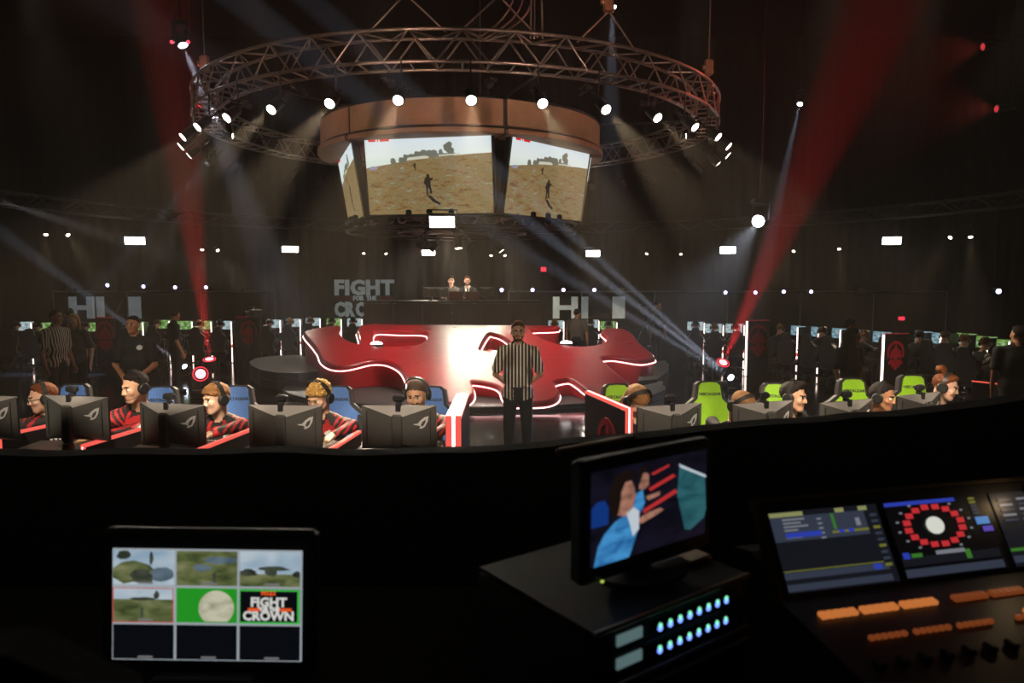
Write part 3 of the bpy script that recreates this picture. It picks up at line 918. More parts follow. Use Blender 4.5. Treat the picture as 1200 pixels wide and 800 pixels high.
SKIN, TOP, PANTS, SHOE, EYE, LIP, HAIR, ACC, ACC2, PUPIL, COLLAR = range(11)
def skin_mat(tone):
    tones = {'fair': lin(226, 178, 150), 'light': lin(212, 160, 128), 'tan': lin(186, 128, 92), 'olive': lin(196, 144, 106)}
    return mat('skin_' + tone, tones[tone], .48, vary=.06, scale=40)
def hairmat(name, c):
    m = mat(name, c, .7, vary=.45, scale=60, spec=.2)
    nt = m.node_tree; b = nt.nodes['Principled BSDF']
    tc = nt.nodes.new('ShaderNodeTexCoord'); mp = nt.nodes.new('ShaderNodeMapping'); mp.inputs['Scale'].default_value = (220, 40, 40)
    n = nt.nodes.new('ShaderNodeTexNoise'); n.inputs['Scale'].default_value = 1; n.inputs['Detail'].default_value = 2
    bp = nt.nodes.new('ShaderNodeBump'); bp.inputs['Strength'].default_value = .9; bp.inputs['Distance'].default_value = .008
    nt.links.new(tc.outputs['Object'], mp.inputs['Vector']); nt.links.new(mp.outputs['Vector'], n.inputs['Vector']); nt.links.new(n.outputs['Fac'], bp.inputs['Height']); nt.links.new(bp.outputs['Normal'], b.inputs['Normal'])
    return m
HAIRM = {'brown': hairmat('hair_brown', lin(92, 56, 30)), 'dark': hairmat('hair_dark', lin(34, 26, 22)),
         'blond': hairmat('hair_blond', lin(206, 158, 88)), 'light_brown': hairmat('hair_light_brown', lin(140, 96, 58)),
         'cropped': mat('hair_cropped', lin(74, 54, 42), .7, vary=.3, scale=200), 'auburn': hairmat('hair_auburn', lin(112, 60, 30))}
EYEM = mat('eye_white', lin(225, 220, 212), .25); LIPM = mat('lip', lin(176, 98, 88), .45); PUPM = mat('pupil', (.012, .01, .008), .15)
def clothes(name, c, rough=.85): return mat('cloth_' + name, c, rough, vary=.15, scale=60, bump=.15)
JERSEY = clothes('jersey_black', (.016, .015, .015), .7); JRED = clothes('jersey_red', lin(190, 36, 40), .65); JWHITE = clothes('jersey_white', lin(225, 222, 218), .7)
TEE_BLACK = clothes('tee_black', (.012, .012, .013)); PANTS_BLACK = clothes('trousers_black', (.008, .008, .009)); SHOEM = mat('shoe_black', (.015, .015, .015), .4)

def head(f, M, beard=False):
    """M: 4x4 head frame in the body's space; face towards -y, chin at z=-.115"""
    Rm = [[M[i][j] for j in range(3)] for i in range(3)]
    T = lambda x, y, z: tuple(M @ Vector((x, y, z)))
    E = lambda c, r, m, k=.02: f.ell(T(*c), r, m, k, Rm)
    E((0, .014, .034), (.075, .095, .081), SKIN)
    E((0, -.022, -.035), (.058, .066, .075), SKIN, .03)
    E((0, -.062, -.092), (.026, .024, .022), SKIN, .02)
    for sx in (-1, 1):
        f.cone(T(sx * .052, .0, -.04), T(sx * .02, -.055, -.092), .018, .016, SKIN, .02)
        E((sx * .04, -.062, -.022), (.024, .02, .022), SKIN, .02)
        E((sx * .079, .012, -.008), (.009, .02, .031), SKIN, .006)
    E((0, -.082, .024), (.048, .014, .011), SKIN, .012)
    for sx in (-1, 1): f.carve(T(sx * .031, -.104, .006), (.019, .02, .012), .012, Rm)
    f.cone(T(0, -.088, .012), T(0, -.1035, -.026), .007, .0105, SKIN, .012)
    for sx in (-1, 1): E((sx * .013, -.096, -.03), (.008, .01, .007), SKIN, .006)
    for sx in (-1, 1): E((sx * .031, -.0775, .004), (.0135, .0125, .0085), EYE, .002)
    E((0, -.0855, -.055), (.023, .008, .0045), LIP, .005)
    E((0, -.083, -.065), (.019, .008, .005), LIP, .005)
def face_ids(V, ids, Mi, beard, hairless=False):
    Q = V @ np.array([[Mi[i][j] for i in range(3)] for j in range(3)], np.float32).reshape(3, 3) + np.array([Mi[i][3] for i in range(3)], np.float32)
    x, y, z = Q.T
    skin = (ids == SKIN) & (np.abs(x) < .1) & (np.abs(z) < .13) & (np.abs(y) < .13)
    brow = skin & (y < -.066) & (np.abs(np.abs(x) - .031) < .02) & (np.abs(z - .0235 + .05 * np.abs(np.abs(x) - .03)) < .0058)
    ids[brow] = HAIR
    pup = (ids == EYE) & (np.abs(np.abs(x) - .031) < .0065)
    ids[pup] = PUPIL
    if beard:
        bd = skin & (z < -.045) & (y < .03) & (z > -.125) & (((z < -.078)) | (np.abs(x) > .036) | ((z > -.05) & (np.abs(x) < .03) & (y < -.08)))
        bd |= skin & (np.abs(z + .043) < .006) & (np.abs(x) < .03) & (y < -.08)
        if beard == 'moustache': bd = skin & (((np.abs(z + .044) < .006) & (np.abs(x) < .032) & (y < -.08)) | ((z < -.08) & (np.abs(x) < .02) & (y < -.06)))
        ids[bd] = HAIR
    return ids
def hair_mesh(style, material, h=.006):
    f = Field((-.15, -.16, -.3), (.15, .2, .26), h)
    X, Y, Z = np.meshgrid(*f.ax, indexing='ij')
    rough = {'short': .002, 'buzz': 0.0, 'fringe': .004, 'curly': .012, 'bun': .004, 'long': .005, 'quiff': .004, 'cap': 0}[style]
    th = {'short': .007, 'buzz': .003, 'fringe': .014, 'curly': .022, 'bun': .008, 'long': .014, 'quiff': .010, 'cap': .012}[style]
    sd = min(th, .009)
    f.ell((0, .016, .036), (.075 + sd, .095 + th * .8, .081 + th), 0, 0)
    if style not in ('buzz', 'long', 'cap'):
        for i in range(9):      # tufts over the brow and the crown
            a = -1.25 + i * .31
            if style == 'short' and i % 2: continue
            f.ell((math.sin(a) * .058, (.03 if style == 'short' else .018) - math.cos(a) * .08, .082 + .010 * math.cos(a * 1.7) + .006 * ((i * 7) % 3 - 1)), (.02, .024, .012 + .4 * th), 0, .012)
        f.ell((.012, .0, .098), (.055, .07, .02 + th * .6), 0, .02)
        for sx in (-1, 1): f.ell((sx * .074, -.018, .0), (.008, .012, .03), 0, .008)
    if style in ('fringe', 'curly'):
        for i in range(7):
            a = -1.1 + i * .37
            f.ell((math.sin(a) * .066, .0 - math.cos(a) * .083, .066 - .012 * abs(a)), (.03, .026, .028), 0, .012)
    if style == 'quiff': f.ell((0, -.045, .115), (.05, .05, .028), 0, .02)
    if style == 'long':
        for sx in (-1, 1): f.cone((sx * .075, .02, .0), (sx * .085, .03, -.2), .03, .035, 0, .03)
        f.cone((0, .09, .0), (0, .09, -.22), .06, .055, 0, .04)
    if style == 'bun': f.ell((.0, .075, .14), (.048, .045, .042), 0, .01)
    ny, nz_, c0 = .58, .81, .0034
    if style == 'fringe': c0 = -.012
    if style == 'curly': c0 = -.010
    if style == 'buzz': c0 = .012
    mask = c0 - (ny * Y + nz_ * Z)
    if style in ('long',): mask = np.maximum(-.01 - Y * 1.0 - np.maximum(Z - .04, 0) * 1.6, -.5)
    mask = mask + .006 * np.sin(X * 260) * np.sin(Y * 130 + 1) + .004 * np.sin(X * 610 + Y * 200)
    side_keep = np.where((np.abs(X) > .06) & (Y < -.005) & (Y > -.03) & (Z > -.03), -.01, 1.0)
    if style not in ('buzz', 'long'): mask = np.minimum(mask, side_keep)
    if style not in ('buzz', 'long', 'cap'):      # the hair thins out towards the hairline
        f.D = f.D + (np.minimum(th + .012, .024) * np.exp(np.clip(c0 * 0 + mask, -1, 0) / .022)).astype(np.float32)
    f.D = np.maximum(f.D, mask.astype(np.float32) * 1.0)
    if rough: f.D += (rough * np.sin(X * 190 + 2 * np.sin(Y * 90)) * np.sin(Y * 170 + Z * 60) * np.sin(Z * 150 + X * 70)).astype(np.float32)
    V, F, _ = f.mesh()
    return to_mesh('hair', V, F, np.zeros(len(F)), [material])
_hair_cache = {}
def hair(style, colour):
    if (style, colour) not in _hair_cache: _hair_cache[(style, colour)] = hair_mesh(style, HAIRM[colour])
    return _hair_cache[(style, colour)]

def hand(f, w, d, up, out, m=SKIN, curl=.5, s=1.0):
    """w wrist, d pointing direction, up back of the hand, out thumb side"""
    w, d, up, out = Vector(w), Vector(d).normalized(), Vector(up).normalized(), Vector(out).normalized()
    for k in range(4):
        o = out * ((.030 - k * .0205) * s)
        kn = w + d * (.085 - .004 * abs(k - 1)) * s + o
        f.cone(w + d * .015 + o * .5, kn, .016 * s, .0115 * s, m, .012)
        L = (.036, .042, .039, .03)[k] * s
        d1 = (d * math.cos(curl * .6) - up * math.sin(curl * .6)); d2 = (d * math.cos(curl * 1.5) - up * math.sin(curl * 1.5))
        p1 = kn + d1 * L; p2 = p1 + d2 * L * .85
        f.cone(kn, p1, .0105 * s, .009 * s, m, .004); f.cone(p1, p2, .009 * s, .0075 * s, m, .004)
    b = w + d * .03 + out * .026
    p1 = b + (d * .6 + out * .7 - up * .3).normalized() * .038 * s; p2 = p1 + (d * .9 + out * .25 - up * .3).normalized() * .03 * s
    f.cone(b, p1, .0135 * s, .011 * s, m, .008); f.cone(p1, p2, .011 * s, .0085 * s, m, .004)

def head_matrix(c, yaw=0, pitch=0, roll=0):
    return Matrix.Translation(c) @ Matrix.Rotation(R(yaw), 4, 'Z') @ Matrix.Rotation(R(pitch), 4, 'X') @ Matrix.Rotation(R(roll), 4, 'Y')

def seated(hc=(0, -.16, 1.1), hyaw=0, hpitch=10, hroll=0, h=.008, beard=False, sleeves='long', legs=True, arms=None, wide=1.0, pattern=None, mats=None, lean=0.0):
    hc = Vector(hc); M = head_matrix(hc, hyaw, hpitch, hroll)
    nb = hc + Vector((-.3 * hc.x, .085, -.16))       # neck base
    ch = Vector((nb.x * .7, nb.y + .055, nb.z - .17)); pe = Vector((0, .12, .53))
    f = Field((-.42, -.68, .0 if legs else .4), (.42, .32, hc.z + .14), h)
    f.ell(pe, (.165 * wide, .14, .12), PANTS, .03)
    mid = ch.lerp(pe, .55)
    f.ell(mid, (.15 * wide, .115, .17), TOP, .05)
    f.ell(ch, (.17 * wide, .115, .17), TOP, .06)
    f.cone(nb + Vector((-.07, .02, -.05)), nb + Vector((.07, .02, -.05)), .06, .06, TOP, .05)
    for sx in (-1, 1):
        sh = nb + Vector((sx * .175 * wide, .025, -.095))
        f.cone(nb + Vector((sx * .05, .02, -.035)), sh, .05, .062, TOP, .04)
        el, wr = (arms[0 if sx < 0 else 1] if arms else (Vector((sx * .27, sh.y - .14, .78)), Vector((sx * .2, sh.y - .36, .79))))
        el, wr = Vector(el), Vector(wr)
        if sleeves == 'long':
            f.cone(sh, el, .06, .048, TOP, .04); f.cone(el, el.lerp(wr, .85), .046, .036, TOP, .03)
        else:
            mid_ = sh.lerp(el, .62)
            f.cone(sh, mid_, .064, .06, TOP, .04); f.cone(sh.lerp(el, .5), el, .044, .04, SKIN, .012)
        f.cone(el.lerp(wr, .1 if sleeves == 'short' else .75), wr, .038 if sleeves == 'short' else .028, .026, SKIN, .012)
        d = (wr - el).normalized(); d = Vector((d.x * .4, d.y, -.02)).normalized()
        hand(f, wr, d, (0, 0, 1), (-sx, 0, 0), curl=.3)
        if legs:
            hp = Vector((sx * .09, .08, .52)); kn = Vector((sx * .14, -.36, .53)); an = Vector((sx * .14, -.32, .1))
            f.cone(hp, kn, .09, .066, PANTS, .03); f.cone(kn, an, .062, .045, PANTS, .02)
            f.cone(an + Vector((0, .03, -.055)), an + Vector((0, -.15, -.065)), .042, .034, SHOE, .01)
    f.cone(nb + Vector((0, .01, -.03)), hc + M.to_3x3() @ Vector((0, .025, -.05)), .056, .052, SKIN, .02)
    f.cone(nb + Vector((-.04, -.005, -.012)), nb + Vector((.04, -.005, -.012)), .045, .045, COLLAR, .02)
    head(f, M, beard)
    V, F, ids = f.mesh()
    ids = face_ids(V, ids, M.inverted(), beard)
    if pattern: ids = pattern(V, ids, dict(nb=nb, ch=ch))
    fid = ids[F[:, 0]]
    return to_mesh('body', V, F, fid, mats), M

def standing(H=1.78, hyaw=0, hpitch=5, h=.009, beard=False, arms='back', sleeves='short', loose=True, pattern=None, mats=None, stance=.1, wide=1.0, hem=.86):
    k = H / 1.78
    f = Field((-.4, -.36, -.005), (.4, .34, H + .06), h)
    hc = Vector((0, -.03, 1.665 * k)); M = head_matrix(hc, hyaw, hpitch)
    nb = Vector((0, .02, 1.51 * k)); ch = Vector((0, .015, 1.30 * k)); wa = Vector((0, 0, 1.08 * k)); pe = Vector((0, .0, .93 * k))
    f.ell(ch, (.175 * wide, .115, .2 * k), TOP, .05); f.ell(wa, (.155 * wide, .11, .18 * k), TOP, .05)
    f.ell(pe, (.165 * wide, .12, .12 * k), PANTS, .03)
    if loose:
        f.cone((-.075 * wide, -.01, (hem + .09) * k), (.075 * wide, -.01, (hem + .09) * k), .105, .105, TOP, .05)
        f.cone((-.07 * wide, -.01, (hem + .3) * k), (.07 * wide, -.01, (hem + .3) * k), .11, .11, TOP, .05)
    f.cone(nb + Vector((-.06, .0, -.05)), nb + Vector((.06, .0, -.05)), .06, .06, TOP, .05)
    for sx in (-1, 1):
        sh = Vector((sx * .185 * wide, .015, 1.425 * k))
        f.cone(nb + Vector((sx * .05, .0, -.035)), sh, .05, .06, TOP, .04)
        if arms == 'back': el, wr = Vector((sx * .275, .1, 1.14 * k)), Vector((sx * .07, .19, .96 * k))
        elif arms == 'front': el, wr = Vector((sx * .27, -.02, 1.13 * k)), Vector((sx * .06, -.17, .93 * k))
        elif arms == 'hang': el, wr = Vector((sx * .25, .03, 1.12 * k)), Vector((sx * .26, -.06, .87 * k))
        else: el, wr = Vector((sx * .26, -.0, 1.12 * k)), Vector((sx * .16, -.28, 1.1 * k))
        if sleeves == 'short':
            f.cone(sh, sh.lerp(el, .72), .066, .068, TOP, .03); f.cone(sh.lerp(el, .5), el, .042, .038, SKIN, .01); f.cone(el, wr, .037, .026, SKIN, .015)
        else:
            f.cone(sh, el, .06, .046, TOP, .03); f.cone(el, wr, .044, .034, TOP, .02)
        d = (wr - el).normalized()
        hand(f, wr, d, (0, 1 if arms == 'back' else -1, .2), (-sx if arms != 'hang' else 0, -1 if arms == 'hang' else 0, .1), curl=.6)
        hp = Vector((sx * .09, 0, .9 * k)); kn = Vector((sx * stance * 1.05, -.015, .49 * k)); an = Vector((sx * stance * 1.15, .02, .09 * k))
        f.cone(hp, kn, .092, .068, PANTS, .03); f.cone(kn, an, .066, .052, PANTS, .02)
        f.cone(an + Vector((0, .03, -.05)), an + Vector((sx * .02, -.15, -.058)), .042, .034, SHOE, .01)
    f.cone(nb + Vector((0, .0, -.02)), hc + Vector((0, .02, -.06)), .056, .053, SKIN, .02)
    f.cone(nb + Vector((-.035, -.005, -.005)), nb + Vector((.035, -.005, -.005)), .05, .05, COLLAR, .02)
    head(f, M, beard)
    V, F, ids = f.mesh()
    ids = face_ids(V, ids, M.inverted(), beard)
    if pattern: ids = pattern(V, ids, dict(nb=nb, ch=ch, k=k))
    return to_mesh('body', V, F, ids[F[:, 0]], mats), M

def mats_for(tone, top, pants=PANTS_BLACK, haircol='dark', acc=None, acc2=None, collar=None):
    return [skin_mat(tone), top, pants, SHOEM, EYEM, LIPM, HAIRM[haircol], acc or top, acc2 or top, PUPM, collar or top]

def person(label, mesh_M, loc, rz, style, haircol, group=None, glasses=False, extra=None):
    me, M = mesh_M
    t = thing('person', label, 'person', loc, rz, group)
    link('body', me, t)
    if style:
        ho = link('hair', hair(style, haircol), t); ho.matrix_local = M
    if glasses:
        b = MB()
        for sx in (-1, 1):
            b.path([(sx * .034 + math.cos(a) * .023, -.104 - .004 * math.cos(a) * sx, .002 + math.sin(a) * .017) for a in [2 * PI * i / 14 for i in range(14)]], .003, 4, closed=True)
            b.tube((sx * .057, -.1, .006), (sx * .08, .01, .006), .0028, n=4)
        b.tube((-.011, -.106, .006), (.011, -.106, .006), .003, n=4)
        g = b.build('glasses', PLASTIC, t); g.matrix_local = M
    return t, M

HEADSET = {}
def headset(M_world, label, mic=True, group=None):
    if not HEADSET:
        hb = MB()
        arc = [(math.cos(a) * .098, .012, .022 + math.sin(a) * .112) for a in [PI * i / 18 for i in range(19)]]
        vs = []; fs = []
        for x, y, z in arc:
            n = Vector((x, 0, z - .022)).normalized()
            for dy, dn in ((-.016, 0), (.016, 0), (.016, .01), (-.016, .01)): vs.append((x + n.x * dn, y + dy, z + n.z * dn))
        for i in range(18):
            for k in range(4): fs.append((4 * i + k, 4 * i + (k + 1) % 4, 4 * i + 4 + (k + 1) % 4, 4 * i + 4 + k))
        fs += [(3, 2, 1, 0), (72, 73, 74, 75)]
        hb.add(vs, fs)
        objs = [hb.build('headband', mat('headset_gloss', (.03, .03, .03), .25))]
        for sx in (-1, 1):
            Mx = Matrix.Translation((sx * .078, .012, -.004)) @ Matrix.Rotation(sx * PI / 2, 4, 'Y')
            objs.append(MB().lathe([(.036, 0), (.046, .006), (.047, .022), (.04, .032), (.034, .034)], 16, M=Mx).build('ear_cup', PLASTIC))
        objs.append(MB().path([(.1, -.01, -.03), (.095, -.05, -.055), (.07, -.09, -.07), (.035, -.112, -.07)], .004, 5).ball((.032, -.113, -.07), .009, 6).build('microphone', PLASTIC))
        for o in objs:
            HEADSET.setdefault('l', []).append((o.name.split('.')[0], o.data)); bpy.data.objects.remove(o)
    t = thing('headset', label, 'headset', (0, 0, 0), 0, group)
    t.matrix_world = M_world
    for n, d in HEADSET['l']:
        if n == 'microphone' and not mic: continue
        link(n, d, t)
    return t
# ------------------------------------------------------------------ gaming chairs
def chair_meshes(colname, colour, letters_on=True, hood=False):
    """list of (part name, mesh, sub-parts)"""
    front = mat('chair_' + colname, colour, .5, vary=.1, scale=30, bump=.05)
    side = mat('chair_black', (.014, .014, .014), .45)
    frame = mat('chair_frame', (.02, .02, .02), .4, .4)
    L = []
    half = [(.0, .66), (.085, .655), (.12, .62), (.13, .54), (.14, .47), (.2, .41), (.265, .36), (.275, .28), (.24, .14), (.2, .0), (.2, -.14)]
    poly = half + [(-x, z) for x, z in half[::-1]][:-1]
    poly = [(x, z * .84) for x, z in poly]
    tilt = Matrix.Translation((0, .23, .52)) @ Matrix.Rotation(R(-9), 4, 'X')
    out = MB().prism([(x, z) for x, z in poly][::-1], -.05, .035, 0, tilt @ MXZ)
    b = out.build('backrest', side); L.append(('backrest', b))
    inn = [(x * .8, .05 + (z - .05) * .96 + .005) for x, z in poly]
    b = MB().prism(inn[::-1], .03, .055, 0, tilt @ MXZ).build('back_cushion', front); L.append(('back_cushion', b))
    for sx in (-1, 1):
        b = MB().prism([(sx * .19, .3), (sx * .255, .29), (sx * .262, .23), (sx * .23, .11), (sx * .19, .02), (sx * .16, .03), (sx * .175, .17)], .03, .09, 0, tilt @ MXZ).build('side_bolster', side)
        L.append(('side_bolster', b))
    if letters_on:
        me = text_mesh('VERTAGEAR', .037, .002, .001)
        for v in me.vertices: v.co = tilt @ MXZ @ Vector((v.co.x, v.co.y + .43, v.co.z + .057))
        me.materials.clear(); me.materials.append(mat('chair_print', (.01, .012, .02), .5))
        L.append(('lettering', bpy.data.objects.new('lettering', me)))
    b = MB().bbox((0, 0, .345), (.5, .46, .09), .03); L.append(('seat', b.build('seat', side)))
    b = MB().bbox((0, -.02, .396), (.36, .4, .024), .01); L.append(('seat_cushion', b.build('seat_cushion', front)))
    for sx in (-1, 1):
        b = MB().box((sx * .29, .1, .5), (.03, .06, .32)).bbox((sx * .29, .06, .665), (.07, .24, .03), .012)
        L.append(('armrest', b.build('armrest', frame)))
    L.append(('gas_lift', MB().tube((0, 0, .1), (0, 0, .31), .03).build('gas_lift', frame)))
    for i in range(5):
        a = 2 * PI * i / 5 + .3
        L.append(('leg', MB().tube((0, 0, .12), (math.cos(a) * .31, math.sin(a) * .31, .075), .028, .018).build('leg', frame)))
        L.append(('caster', MB().lathe([(.02, -.025), (.032, -.022), (.032, .022), (.02, .025)], 10, M=Matrix.Translation((math.cos(a) * .31, math.sin(a) * .31, .033)) @ Matrix.Rotation(a, 4, 'Z') @ Matrix.Rotation(PI / 2, 4, 'X')).build('caster', side)))
    res = []
    for n, o in L:
        res.append((n, o.data)); bpy.data.objects.remove(o)
    return res
CHAIRS = {'blue': chair_meshes('blue', lin(82, 126, 196)), 'green': chair_meshes('green', lin(150, 205, 30)), 'black': chair_meshes('dark', (.016, .015, .015), False), 'white': chair_meshes('white', lin(235, 240, 250), False)}
def chair(kind, label, loc, rz, group=None, tilt=0):
    t = thing('gaming_chair', label, 'chair', loc, rz, group)
    if kind in ('black', 'white'): t.scale = (.78 if kind == 'black' else .66, 1, 1)
    for n, d in CHAIRS[kind]: link(n, d, t)
    return t

# ------------------------------------------------------------------ monitors
HOUSING = mat('monitor_grey', (.07, .065, .058), .42, vary=.1)
HOUSING_LIT = mat('monitor_grey_lit_top', (.30, .28, .26), .4, .3)  # paler copy for the top facet, light from above put into its colour
EMBLEM = mat('emblem_silver', (.75, .74, .72), .3, .4)
SCREEN_ON = emis('player_screen', lambda nt: ramp(nt, nt.nodes.new('ShaderNodeTexNoise').outputs['Fac'], [(.3, lin(70, 110, 60)), (.5, lin(150, 170, 120)), (.7, lin(190, 215, 225))]), .9)
ROG = [(-.52, -.03), (-.2, .0), (.0, .22), (.25, .4), (.52, .47), (.46, .12), (.28, -.22), (.05, -.36), (-.12, -.33), (-.02, -.2), (-.2, -.12), (-.34, -.11)]
ROGH = [(.0, -.12), (.1, .1), (.34, .27), (.31, .06), (.2, -.14), (.06, -.22)]
def monitor_meshes():
    W2, H2 = .265, .155
    parts = []
    b = MB().bbox((0, .0, 0), (2 * W2, .022, 2 * H2), .006); parts.append(('bezel', b.build('bezel', PLASTIC)))
    o = [(-W2, -.01, -H2), (W2, -.01, -H2), (W2, -.01, H2), (-W2, -.01, H2)]
    q = [(-.035, -.075, -.11), (.035, -.075, -.11), (.035, -.075, .085), (-.035, -.075, .085)]
    b = MB().add(o + q, [(4, 5, 1, 0), (5, 6, 2, 1), (7, 4, 0, 3), (4, 7, 6, 5)], 0).add(o + q, [(6, 7, 3, 2)], 1)
    parts.append(('back_shell', b.build('back_shell', [HOUSING, HOUSING_LIT])))
    b = MB().box((0, .0125, .005), (2 * W2 - .02, .003, 2 * H2 - .025)); parts.append(('screen', b.build('screen', SCREEN_ON)))
    b = MB().bbox((0, -.095, -.03), (.075, .035, .27), .012); parts.append(('stand_column', b.build('stand_column', HOUSING)))
    b = MB().bbox((0, -.03, .0105), (.2, .2, .018), .008).tube((0, -.095, .012), (0, -.095, .1), .05, .034); parts.append(('stand_base', b.build('stand_base', PLASTIC)))
    Me = Matrix.Translation((.16, -.046, .035)) @ Matrix.Rotation(R(15.8), 4, 'Z') @ MXZ @ Matrix.Scale(.105, 4)
    b = MB().prism(ROG, 0, .03, 0, Me, holes=[ROGH]); parts.append(('emblem', b.build('emblem', EMBLEM)))
    Me = Matrix.Translation((.225, -.026, .0)) @ Matrix.Rotation(R(15.8), 4, 'Z')
    b = MB().box((0, 0, 0), (.006, .004, .24), M=Me); parts.append(('seam', b.build('seam', BLACK)))
    Me = Matrix.Translation((-.225, -.026, .0)) @ Matrix.Rotation(R(-15.8), 4, 'Z')
    b = MB().box((0, 0, 0), (.006, .004, .24), M=Me); parts.append(('seam', b.build('seam', BLACK)))
    r = []
    for n, o_ in parts: r.append((n, o_.data)); bpy.data.objects.remove(o_)
    return r
MON = monitor_meshes()
def monitor(label, loc, rz, desk_z, group=None, small=False, screen=None):
    t = thing('monitor', label, 'monitor', loc, rz, group)
    for n, d in MON:
        if small and n in ('seam', 'emblem'): continue
        if n == 'screen' and screen is not None:
            k = 'scr_' + screen.name
            if k not in CANMESH: CANMESH[k] = d.copy(); CANMESH[k].materials.clear(); CANMESH[k].materials.append(screen)
            d = CANMESH[k]
        link(n, d, t, (0, 0, (desk_z - loc[2]) / (.82 if small else 1)) if n == 'stand_base' else None)
    if small: t.scale = (.82, .82, .82)
    return t
def webcam(label, loc, rz, group=None):
    t = thing('webcam', label, 'webcam', loc, rz, group)
    MB().bbox((0, 0, .05), (.085, .045, .05), .012).build('body', PLASTIC, t)
    MB().tube((0, .022, .05), (0, .032, .05), .016, n=12).build('lens', mat('webcam_glass', (.02, .02, .03), .08), t)
    MB().bbox((0, -.0, .012), (.04, .04, .03), .008).box((0, -.035, -.02), (.035, .012, .07)).build('clip', PLASTIC, t)
    return t

# ------------------------------------------------------------------ near rows: risers, desks with lit dividers
RZ_ = .30; DESK_Z = 1.05
struct(MB().box((-2.75, 5.75, RZ_ / 2), (4.75, 2.5, RZ_)).build('trim_1', DECK), 'low black riser under the row with blue chairs')
RA = R(16.2)
RM = Matrix.Translation((.86, 4.56, 0)) @ Matrix.Rotation(RA, 4, 'Z')      # local x along the row, y towards the stage
struct(MB().box((2.2, 1.3, RZ_ / 2), (4.6, 2.8, RZ_), M=RM).build('trim_2', DECK), 'low black riser under the row with green chairs')
PANEL_BLACK = mat('panel_black', (.014, .012, .012), .35, vary=.2)
LED_RED = lamp('led_red', (1, .12, .09), .95)
LED_HOT = lamp('led_hot', (1, .80, .72), 2.6)
RED_EDGE = mat('panel_red_edge', lin(170, 24, 26), .35)
def desk_unit(M, w, label, group):
    t = bpy.data.objects.new('gaming_desk', None); COL.objects.link(t); tag(t, label, 'desk', group); t.matrix_world = M
    MB().bbox((0, .375, DESK_Z - .02), (w - .18, .75, .04), .008).build('table_top', PANEL_BLACK, t)
    MB().bbox((0, .03, (DESK_Z + RZ_) / 2 - .04), (w - .18, .03, DESK_Z - RZ_ - .08), .006).build('front_panel', PANEL_BLACK, t)
    return t
def divider(M, length, z, label, thick=.05, hot=.2):
    t = bpy.data.objects.new('desk_divider', None); COL.objects.link(t); tag(t, label, 'divider'); t.matrix_world = M
    hz_ = z - RZ_
    MB().bbox((0, length / 2, RZ_ + hz_ / 2 - .006), (thick, length, hz_ - .012), .006).build('panel', PANEL_BLACK, t)
    a = thick * .3
    for s in (-1, 1): MB().box((s * a, length / 2 - .005, z - .004), (thick * .36, length + .012, .02)).build('red_edge_light', LED_RED, t)
    MB().box((0, length / 2 - .004, z - .002), (thick * hot, length + .012, .02)).build('white_edge_light', LED_HOT if hot > .1 else LED_RED, t)
    for s in (-1, 1): MB().box((s * a, -.006, RZ_ + hz_ / 2), (thick * .36, .012, hz_ - .02)).build('red_edge_light', LED_RED, t)
    MB().box((0, -.007, RZ_ + hz_ / 2), (thick * .2, .014, hz_ - .02)).build('white_edge_light', LED_HOT, t)
    return t
nm_l = ['man in glasses', 'dark haired man with microphone', 'brown haired young man', 'curly blond man', 'bearded man with cropped hair']
for i in range(5):
    xc = -.42 - .835 * (4 - i) - .42
    desk_unit(Matrix.Translation((xc, 4.75, 0)), .835, 'black gaming desk of the ' + nm_l[i] + ' in the blue chair row', 'desks of the near player rows')
for i, (px, py, px2, py2) in enumerate(((0, 510, 56, 498), (98, 521.5, 164, 502), (231, 527, 295, 502), (379, 531, 421, 505))):
    a, b = at_z(px, py, 1.155), at_z(px2, py2, 1.155)
    L = (b - a).length; ang = math.atan2(-(b.x - a.x), b.y - a.y)
    divider(Matrix.Translation((a.x, a.y, 0)) @ Matrix.Rotation(ang, 4, 'Z'), L, 1.155, 'low red lit desk divider between the %s and the %s' % (('man in glasses', 'dark haired man', 'brown haired man', 'curly blond man')[i], ('dark haired man', 'brown haired man', 'curly blond man', 'cropped hair man')[i]), .034, .02)
SK_OUT = [(-.42, -.05), (-.45, .2), (-.4, .42), (-.28, .58), (-.1, .68), (.1, .68), (.28, .58), (.4, .42), (.45, .2), (.42, -.05), (.33, -.02), (.36, .2), (.31, .38), (.2, .5), (.07, .56), (-.07, .56), (-.2, .5), (-.31, .38), (-.36, .2), (-.33, -.02)]
SK_FACE = [(0, .56), (.08, .36), (.26, .22), (.3, .0), (.24, -.14), (.34, -.2), (.36, -.36), (.22, -.34), (.2, -.5), (.1, -.42), (.06, -.58), (-.06, -.58), (-.1, -.42), (-.2, -.5), (-.22, -.34), (-.36, -.36), (-.34, -.2), (-.24, -.14), (-.3, .0), (-.26, .22), (-.08, .36)]
SK_EYES = [[(.06, -.08), (.2, -.02), (.22, -.14), (.12, -.2)], [(-.06, -.08), (-.12, -.2), (-.22, -.14), (-.2, -.02)], [(0, -.2), (.05, -.3), (-.05, -.3)]]
SKULL_RED = mat('skull_red_glow', lin(120, 14, 24), .45, emit=lin(150, 18, 30), strength=.06)  # faint glow added to the emblem colour, no lamp behind it
SKULL_GLOW = mat('skull_red_glow_strong', lin(150, 18, 30), .45, emit=lin(160, 18, 34), strength=.3)  # same emblem red with a stronger added glow for the brightest panel
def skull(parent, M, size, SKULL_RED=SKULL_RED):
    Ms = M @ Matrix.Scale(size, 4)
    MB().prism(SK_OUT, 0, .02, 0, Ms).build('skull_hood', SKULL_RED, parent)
    MB().prism(SK_FACE, 0, .02, 0, Ms, holes=SK_EYES).build('skull_face', SKULL_RED, parent)
